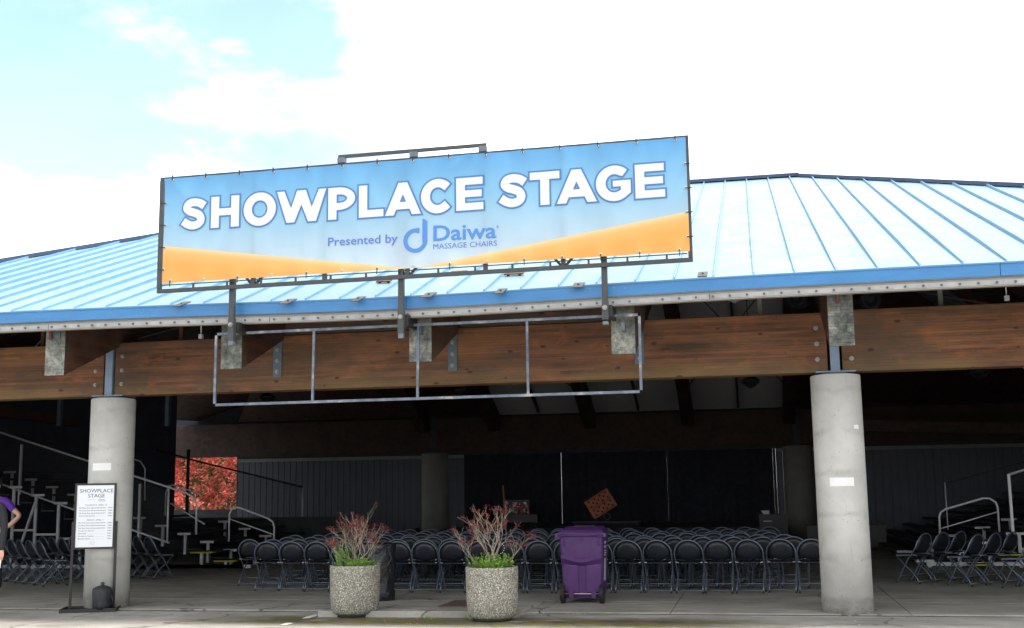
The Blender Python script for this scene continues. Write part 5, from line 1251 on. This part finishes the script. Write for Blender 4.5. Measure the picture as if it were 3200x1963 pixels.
# moulded brow across the back wall and the raised lower panels either side of the centre groove
brow = []; 
for i in range(17):
    x = -.285+i*.57/16; zz = .575-.030*math.cos(x/.285*PI*.5)**2+.018*abs(x/.285)**2
    hh = .045*(.35+.65*abs(x/.285)); brow.append((x, zz+hh*.5, zz-hh*.5))
vs = []
for x, a_, b_ in brow: vs += [(x, -.001, a_+.05), (x, -.030, a_), (x, .022, b_-.035)]
new('moulded_brow', MB().add(vs, [(3*i+c, 3*i+3+c, 3*i+4+c, 3*i+1+c) for i in range(16) for c in range(2)]), 'purple', cart)
for s_ in (-1, 1):
    lp = [(s_*.045, .14), (s_*.225, .14), (s_*.262, .20), (s_*.272, .50), (s_*.20, .525), (s_*.055, .515)]
    vs = [(x, .035+(.55-z)*.055-.028, z) for x, z in lp]+[(x*1.02, .10, z) for x, z in lp]; k = len(lp)
    o = new('moulded_panel', MB().add(vs, [tuple(range(k)), tuple(range(2*k-1, k-1, -1))]+[(i, k+i, k+(i+1) % k, (i+1) % k) for i in range(k)]), 'purple', cart); bevel(o, .014, 3)
    w = new('wheel', MB().lathe([(.03, -.028), (.118, -.026), (.128, -.018), (.128, .018), (.118, .026), (.03, .028)], n=28), 'rubber', cart, (s_*.272, .035, .128)); w.rotation_euler = (0, PI/2, 0)
    tr = MB()
    for q in range(28):
        a = 2*PI*q/28; tr.box((-.004, -.026, .125), (.004, .026, .133), Matrix.Rotation(a, 3, 'Y').to_3x3(), (0, 0, 0))
    o = new('tread', tr, 'rubber', w); o.rotation_euler = (PI/2, 0, 0); o['kind'] = 'stuff'
    new('axle_bracket', MB().box((s_*.155-.03, .015, .075), (s_*.155+.03, .08, .155)), 'purple', cart)
    new('hinge_lug', MB().box((s_*.29-.018, -.045, .905), (s_*.29+.018, .03, .955)), 'purple', cart)
    new('handle_end', MB().box((s_*.335-.022, -.055, .90), (s_*.335+.022, .01, .95)), 'purple', cart)
    for xx in (.235, .25): new('rib', MB().box((s_*xx-.004, -.026, .78), (s_*xx+.004, .0, .90)), 'purpleshade', cart)
for x in (-.02, .02): new('rib', MB().box((x-.004, -.026, .84), (x+.004, .0, .91)), 'purpleshade', cart)
new('axle', MB().tube([(-.29, .035, .128), (.29, .035, .128)], .008, 8), 'brass', cart)
new('handle', MB().tube([(-.335, -.035, .925), (.335, -.035, .925)], .016, 10), 'purple', cart)
new('rim', MB().box((-.325, -.02, .925), (.325, .58, .955)), 'purple', cart)
lv = [(-.335, -.01, .956), (.335, -.01, .956), (.325, .60, .946), (-.325, .60, .946), (-.30, .02, .985), (.30, .02, .985), (.27, .60, 1.045), (-.27, .60, 1.045), (-.26, .30, 1.04), (.26, .30, 1.04)]
ld = new('lid', MB().add([lv[0], lv[1], lv[2], lv[3], (-.29, .03, .992), (.29, .03, .992), (.24, .17, 1.035), (-.24, .17, 1.035), (.25, .60, 1.03), (-.25, .60, 1.03)], [(3, 2, 1, 0), (0, 1, 5, 4), (4, 5, 6, 7), (7, 6, 8, 9), (9, 8, 2, 3), (1, 2, 8, 6, 5), (0, 4, 7, 9, 3)]), 'purple', cart); bevel(ld, .01, 2)
new('lid_label', MB().add([(-.14, .22, 1.0395), (.14, .22, 1.0395), (.14, .52, 1.0355), (-.14, .52, 1.0355)], [(0, 1, 2, 3)]), 'sticker', cart)
sl = new('side_label', MB().add([(.290, .10, .30), (.290, .30, .30), (.303, .30, .60), (.303, .10, .60)], [(0, 1, 2, 3)]), 'sticker', cart)
for k, z in enumerate((.64, .67, .70, .74, .76, .80, .82)): new('printed_text', MB().box((.306+.0004*k, .12+.02*(k % 2), z), (.3135, .27, z+.014)), 'sticker', cart)
cart.scale = (1, 1, 1.0)

# black trash can wrapped in a liner bag
tc_ = thing('trash_can', 'tall trash can wrapped in a shiny black bag behind the left planter', 'trash can', (at(1203, 1870, Z=0).x, 1.05, 0))
def wob2(a, z): return .05*noise.noise(Vector((math.cos(a)*2.2, math.sin(a)*2.2, z*7)))+.03*math.sin(a*9+z*5)*(1 if z < .35 else .35)
pf = [(.23, 0), (.25, .02), (.248, .08), (.256, .13), (.246, .17), (.256, .22), (.245, .26), (.256, .31), (.248, .36), (.262, .42), (.255, .46), (.265, .55), (.262, .65), (.268, .74), (.272, .80), (.268, .815), (.20, .80)]
new('bag', MB().lathe(pf, n=72, wob=wob2), 'liner', tc_)
new('bag_rim', MB().tube([((.268+.006*math.sin(a*5))*math.cos(a), (.268+.006*math.sin(a*4))*math.sin(a), .80+.012*math.sin(a*3)) for a in [R(q) for q in range(0, 360, 10)]], .010, 6, closed=True), 'liner', tc_)
new('bag_tie', MB().tube([(.20, -.20, .79), (.27, -.16, .62), (.22, -.19, .50), (.10, -.26, .44)], .007, 5), 'liner', tc_)

# ================================================================== PEOPLE at the left edge
def skin_mesh(name, chain, m, parent, sub=2):
    """chain: list of branches, each a list of ((x,y,z), radius); shared joints are matched by position"""
    vs, es, rs = [], [], []
    def idx(p, r):
        for i, q in enumerate(vs):
            if (Vector(q)-Vector(p)).length < 1e-5: return i
        vs.append(tuple(p)); rs.append(r); return len(vs)-1
    for b in chain:
        last = None
        for p, r in b:
            i = idx(p, r)
            if last is not None: es.append((last, i))
            last = i
    me = bpy.data.meshes.new(name); me.from_pydata(vs, es, [])
    o = bpy.data.objects.new('tmp', me); COL.objects.link(o)
    sk_ = o.modifiers.new('s', 'SKIN'); me.skin_vertices
    for i, r in enumerate(rs):
        rr = r if isinstance(r, tuple) else (r, r); me.skin_vertices[0].data[i].radius = rr
    me.skin_vertices[0].data[0].use_root = True
    sk_.use_smooth_shade = True; ss = o.modifiers.new('u', 'SUBSURF'); ss.levels = sub; ss.render_levels = sub
    dg = bpy.context.evaluated_depsgraph_get(); dg.update(); m2 = bpy.data.meshes.new_from_object(o.evaluated_get(dg)); bpy.data.objects.remove(o)
    m2.materials.clear(); m2.materials.append(M[m]); m2.polygons.foreach_set('use_smooth', [True]*len(m2.polygons)); m2.name = name
    r_ = bpy.data.objects.new(name, m2); COL.objects.link(r_); r_.parent = parent; return r_
def person(loc, rz_, label, akimbo, tee, sleeve):
    t = thing('person', label, 'person', loc, rz_)
    H = 1.80
    hip, chest, neck, head = (0, 0, .98), (0, -.01, 1.28), (0, .0, 1.52), (0, -.02, 1.64)
    def hand(w, d, side):
        w, d = Vector(w), Vector(d).normalized(); s_ = Vector((side, 0, 0)) if abs(d.x) < .8 else Vector((0, 1, 0)); s_ = (s_-d*s_.dot(d)).normalized(); n_ = d.cross(s_)
        palm = w+d*.05; out_ = [[(tuple(w), .026), (tuple(palm), (.034, .018))]]
        for k, L_ in enumerate((.070, .078, .073, .058)):
            b0 = palm+s_*(.025-.0165*k)+d*.02; b1 = b0+d*L_*.45+n_*.006; b2 = b1+d*L_*.30+n_*.022; b3 = b2+d*L_*.12+n_*.022
            out_.append([(tuple(palm), (.034, .018)), (tuple(b0), .0105), (tuple(b1), .0095), (tuple(b2), .0085), (tuple(b3), .007)])
        th0 = w+d*.02+s_*.03; out_.append([(tuple(w), .026), (tuple(th0), .013), (tuple(th0+d*.035+s_*.012+n_*.012), .010), (tuple(th0+d*.06+s_*.006+n_*.02), .008)])
        return out_
    sh = .20
    # the arm towards +X is the one in view
    if akimbo: arm = [((sh, 0, 1.47), .052), ((.30, .03, 1.34), .047), ((.43, .06, 1.22), .040), ((.34, -.04, 1.08), .036), ((.22, -.10, 1.00), .027)]; hd_ = (-.6, -.2, -.5)
    else: arm = [((sh, 0, 1.47), .052), ((.245, .01, 1.33), .045), ((.27, .0, 1.17), .038), ((.275, -.03, 1.0), .034), ((.27, -.05, .86), .026)]; hd_ = (.05, -.1, -1)
    arm2 = [((-sh, 0, 1.47), .052), ((-.245, .01, 1.33), .045), ((-.27, .0, 1.17), .038), ((-.275, -.03, 1.0), .034), ((-.27, -.05, .86), .026)]
    body = [[(hip, (.15, .105)), ((0, -.01, 1.12), (.145, .10)), (chest, (.165, .11)), ((0, 0, 1.44), (.12, .085)), (neck, .055), (head, (.075, .085)), ((0, -.02, 1.75), (.07, .08))],
            [((0, 0, 1.44), (.12, .085))]+arm, [((0, 0, 1.44), (.12, .085))]+arm2,
            [(hip, (.15, .105)), ((.095, 0, .90), .088), ((.10, -.01, .52), .058), ((.105, .02, .28), .052), ((.105, .03, .08), .036), ((.115, -.10, .035), .034)],
            [(hip, (.15, .105)), ((-.095, 0, .90), .088), ((-.10, -.01, .52), .058), ((-.105, .02, .28), .052), ((-.105, .03, .08), .036), ((-.115, -.10, .035), .034)]]
    body += hand(arm[-1][0], hd_, 1)+hand(arm2[-1][0], (0, -.1, -1), -1)
    skin_mesh('body', body, 'skin', t)
    g = 1.14
    def grow_(b, k): return [(p, (r[0]*k+.006, r[1]*k+.006) if isinstance(r, tuple) else r*k+.006) for p, r in b]
    na = {'short': 2, 'long': 5}[sleeve]
    def cut_arm(a):
        if sleeve == 'long': return a[:4]+[(tuple(Vector(a[3][0]).lerp(Vector(a[4][0]), .93)), .034)]
        return a[:2]+[(tuple(Vector(a[1][0]).lerp(Vector(a[2][0]), .35)), .052)]
    top = [grow_([(hip, (.15, .105)), ((0, -.01, 1.12), (.145, .10)), (chest, (.165, .11)), ((0, 0, 1.44), (.12, .085)), ((0, 0, 1.50), .06)], g)]
    for a in (arm, arm2): top.append(grow_([((0, 0, 1.44), (.12, .085))]+cut_arm(a), g))
    skin_mesh('shirt' if sleeve == 'short' else 'jacket', top, tee, t)
    tr = [grow_([(hip, (.15, .105)), ((.095*s_, 0, .90), .088), ((.10*s_, -.01, .52), .060), ((.105*s_, .02, .28), .056), ((.105*s_, .03, .09), .05)], 1.12) for s_ in (1, -1)]
    skin_mesh('trousers', tr, 'trousers', t)
    for s_ in (1, -1): new('shoe', MB().ball((.112*s_, -.06, .045), .06, 10, 6, (.85, 2.2, .75)), 'blackplastic', t)
    new('hair', MB().ball((0, .01, 1.735), .105, 14, 10, (.86, 1.0, .95)), 'hair', t)
    for s_ in (1, -1): new('eye', MB().ball((.03*s_, -.098, 1.69), .011, 8, 6), 'white', t); new('ear', MB().ball((.083*s_, -.01, 1.68), .022, 8, 6, (.4, .8, 1.3)), 'skin', t)
    new('nose', MB().ball((0, -.112, 1.665), .016, 8, 6, (.8, 1, 1.5)), 'skin', t); new('mouth', MB().ball((0, -.098, 1.625), .018, 8, 4, (1.3, .5, .3)), 'bud', t)
    return t
e = at(60, 1612, Y=1.6); pA = person((e.x-.455, e.y, 0), R(-4), 'person in a purple T-shirt with hand on hip at the photo left edge', True, 'tee', 'short')
pA.scale = (1.03, 1.03, 1.03)
h_ = at(14, 1745, Y=-1.5); pB = person((h_.x-.34, -1.45, -.02), R(3), 'person in a dark suit jacket holding a folded white paper at the left edge', False, 'suit', 'long')
new_p = MB().add([(.275, -.10, .80), (.315, -.10, .74), (.305, -.10, .64), (.265, -.12, .66), (.27, -.12, .78)], [(0, 1, 2, 3, 4)])
new_p = MB(); new_p.prism([(.255, .78), (.285, .80), (.315, .74), (.310, .66), (.285, .64), (.262, .68)], -.115, -.105)
o = new('folded_paper', new_p, 'paper'); o.location = pB.location; o.rotation_euler = pB.rotation_euler; tag(o, 'folded white paper held by the person in the dark jacket', 'paper')
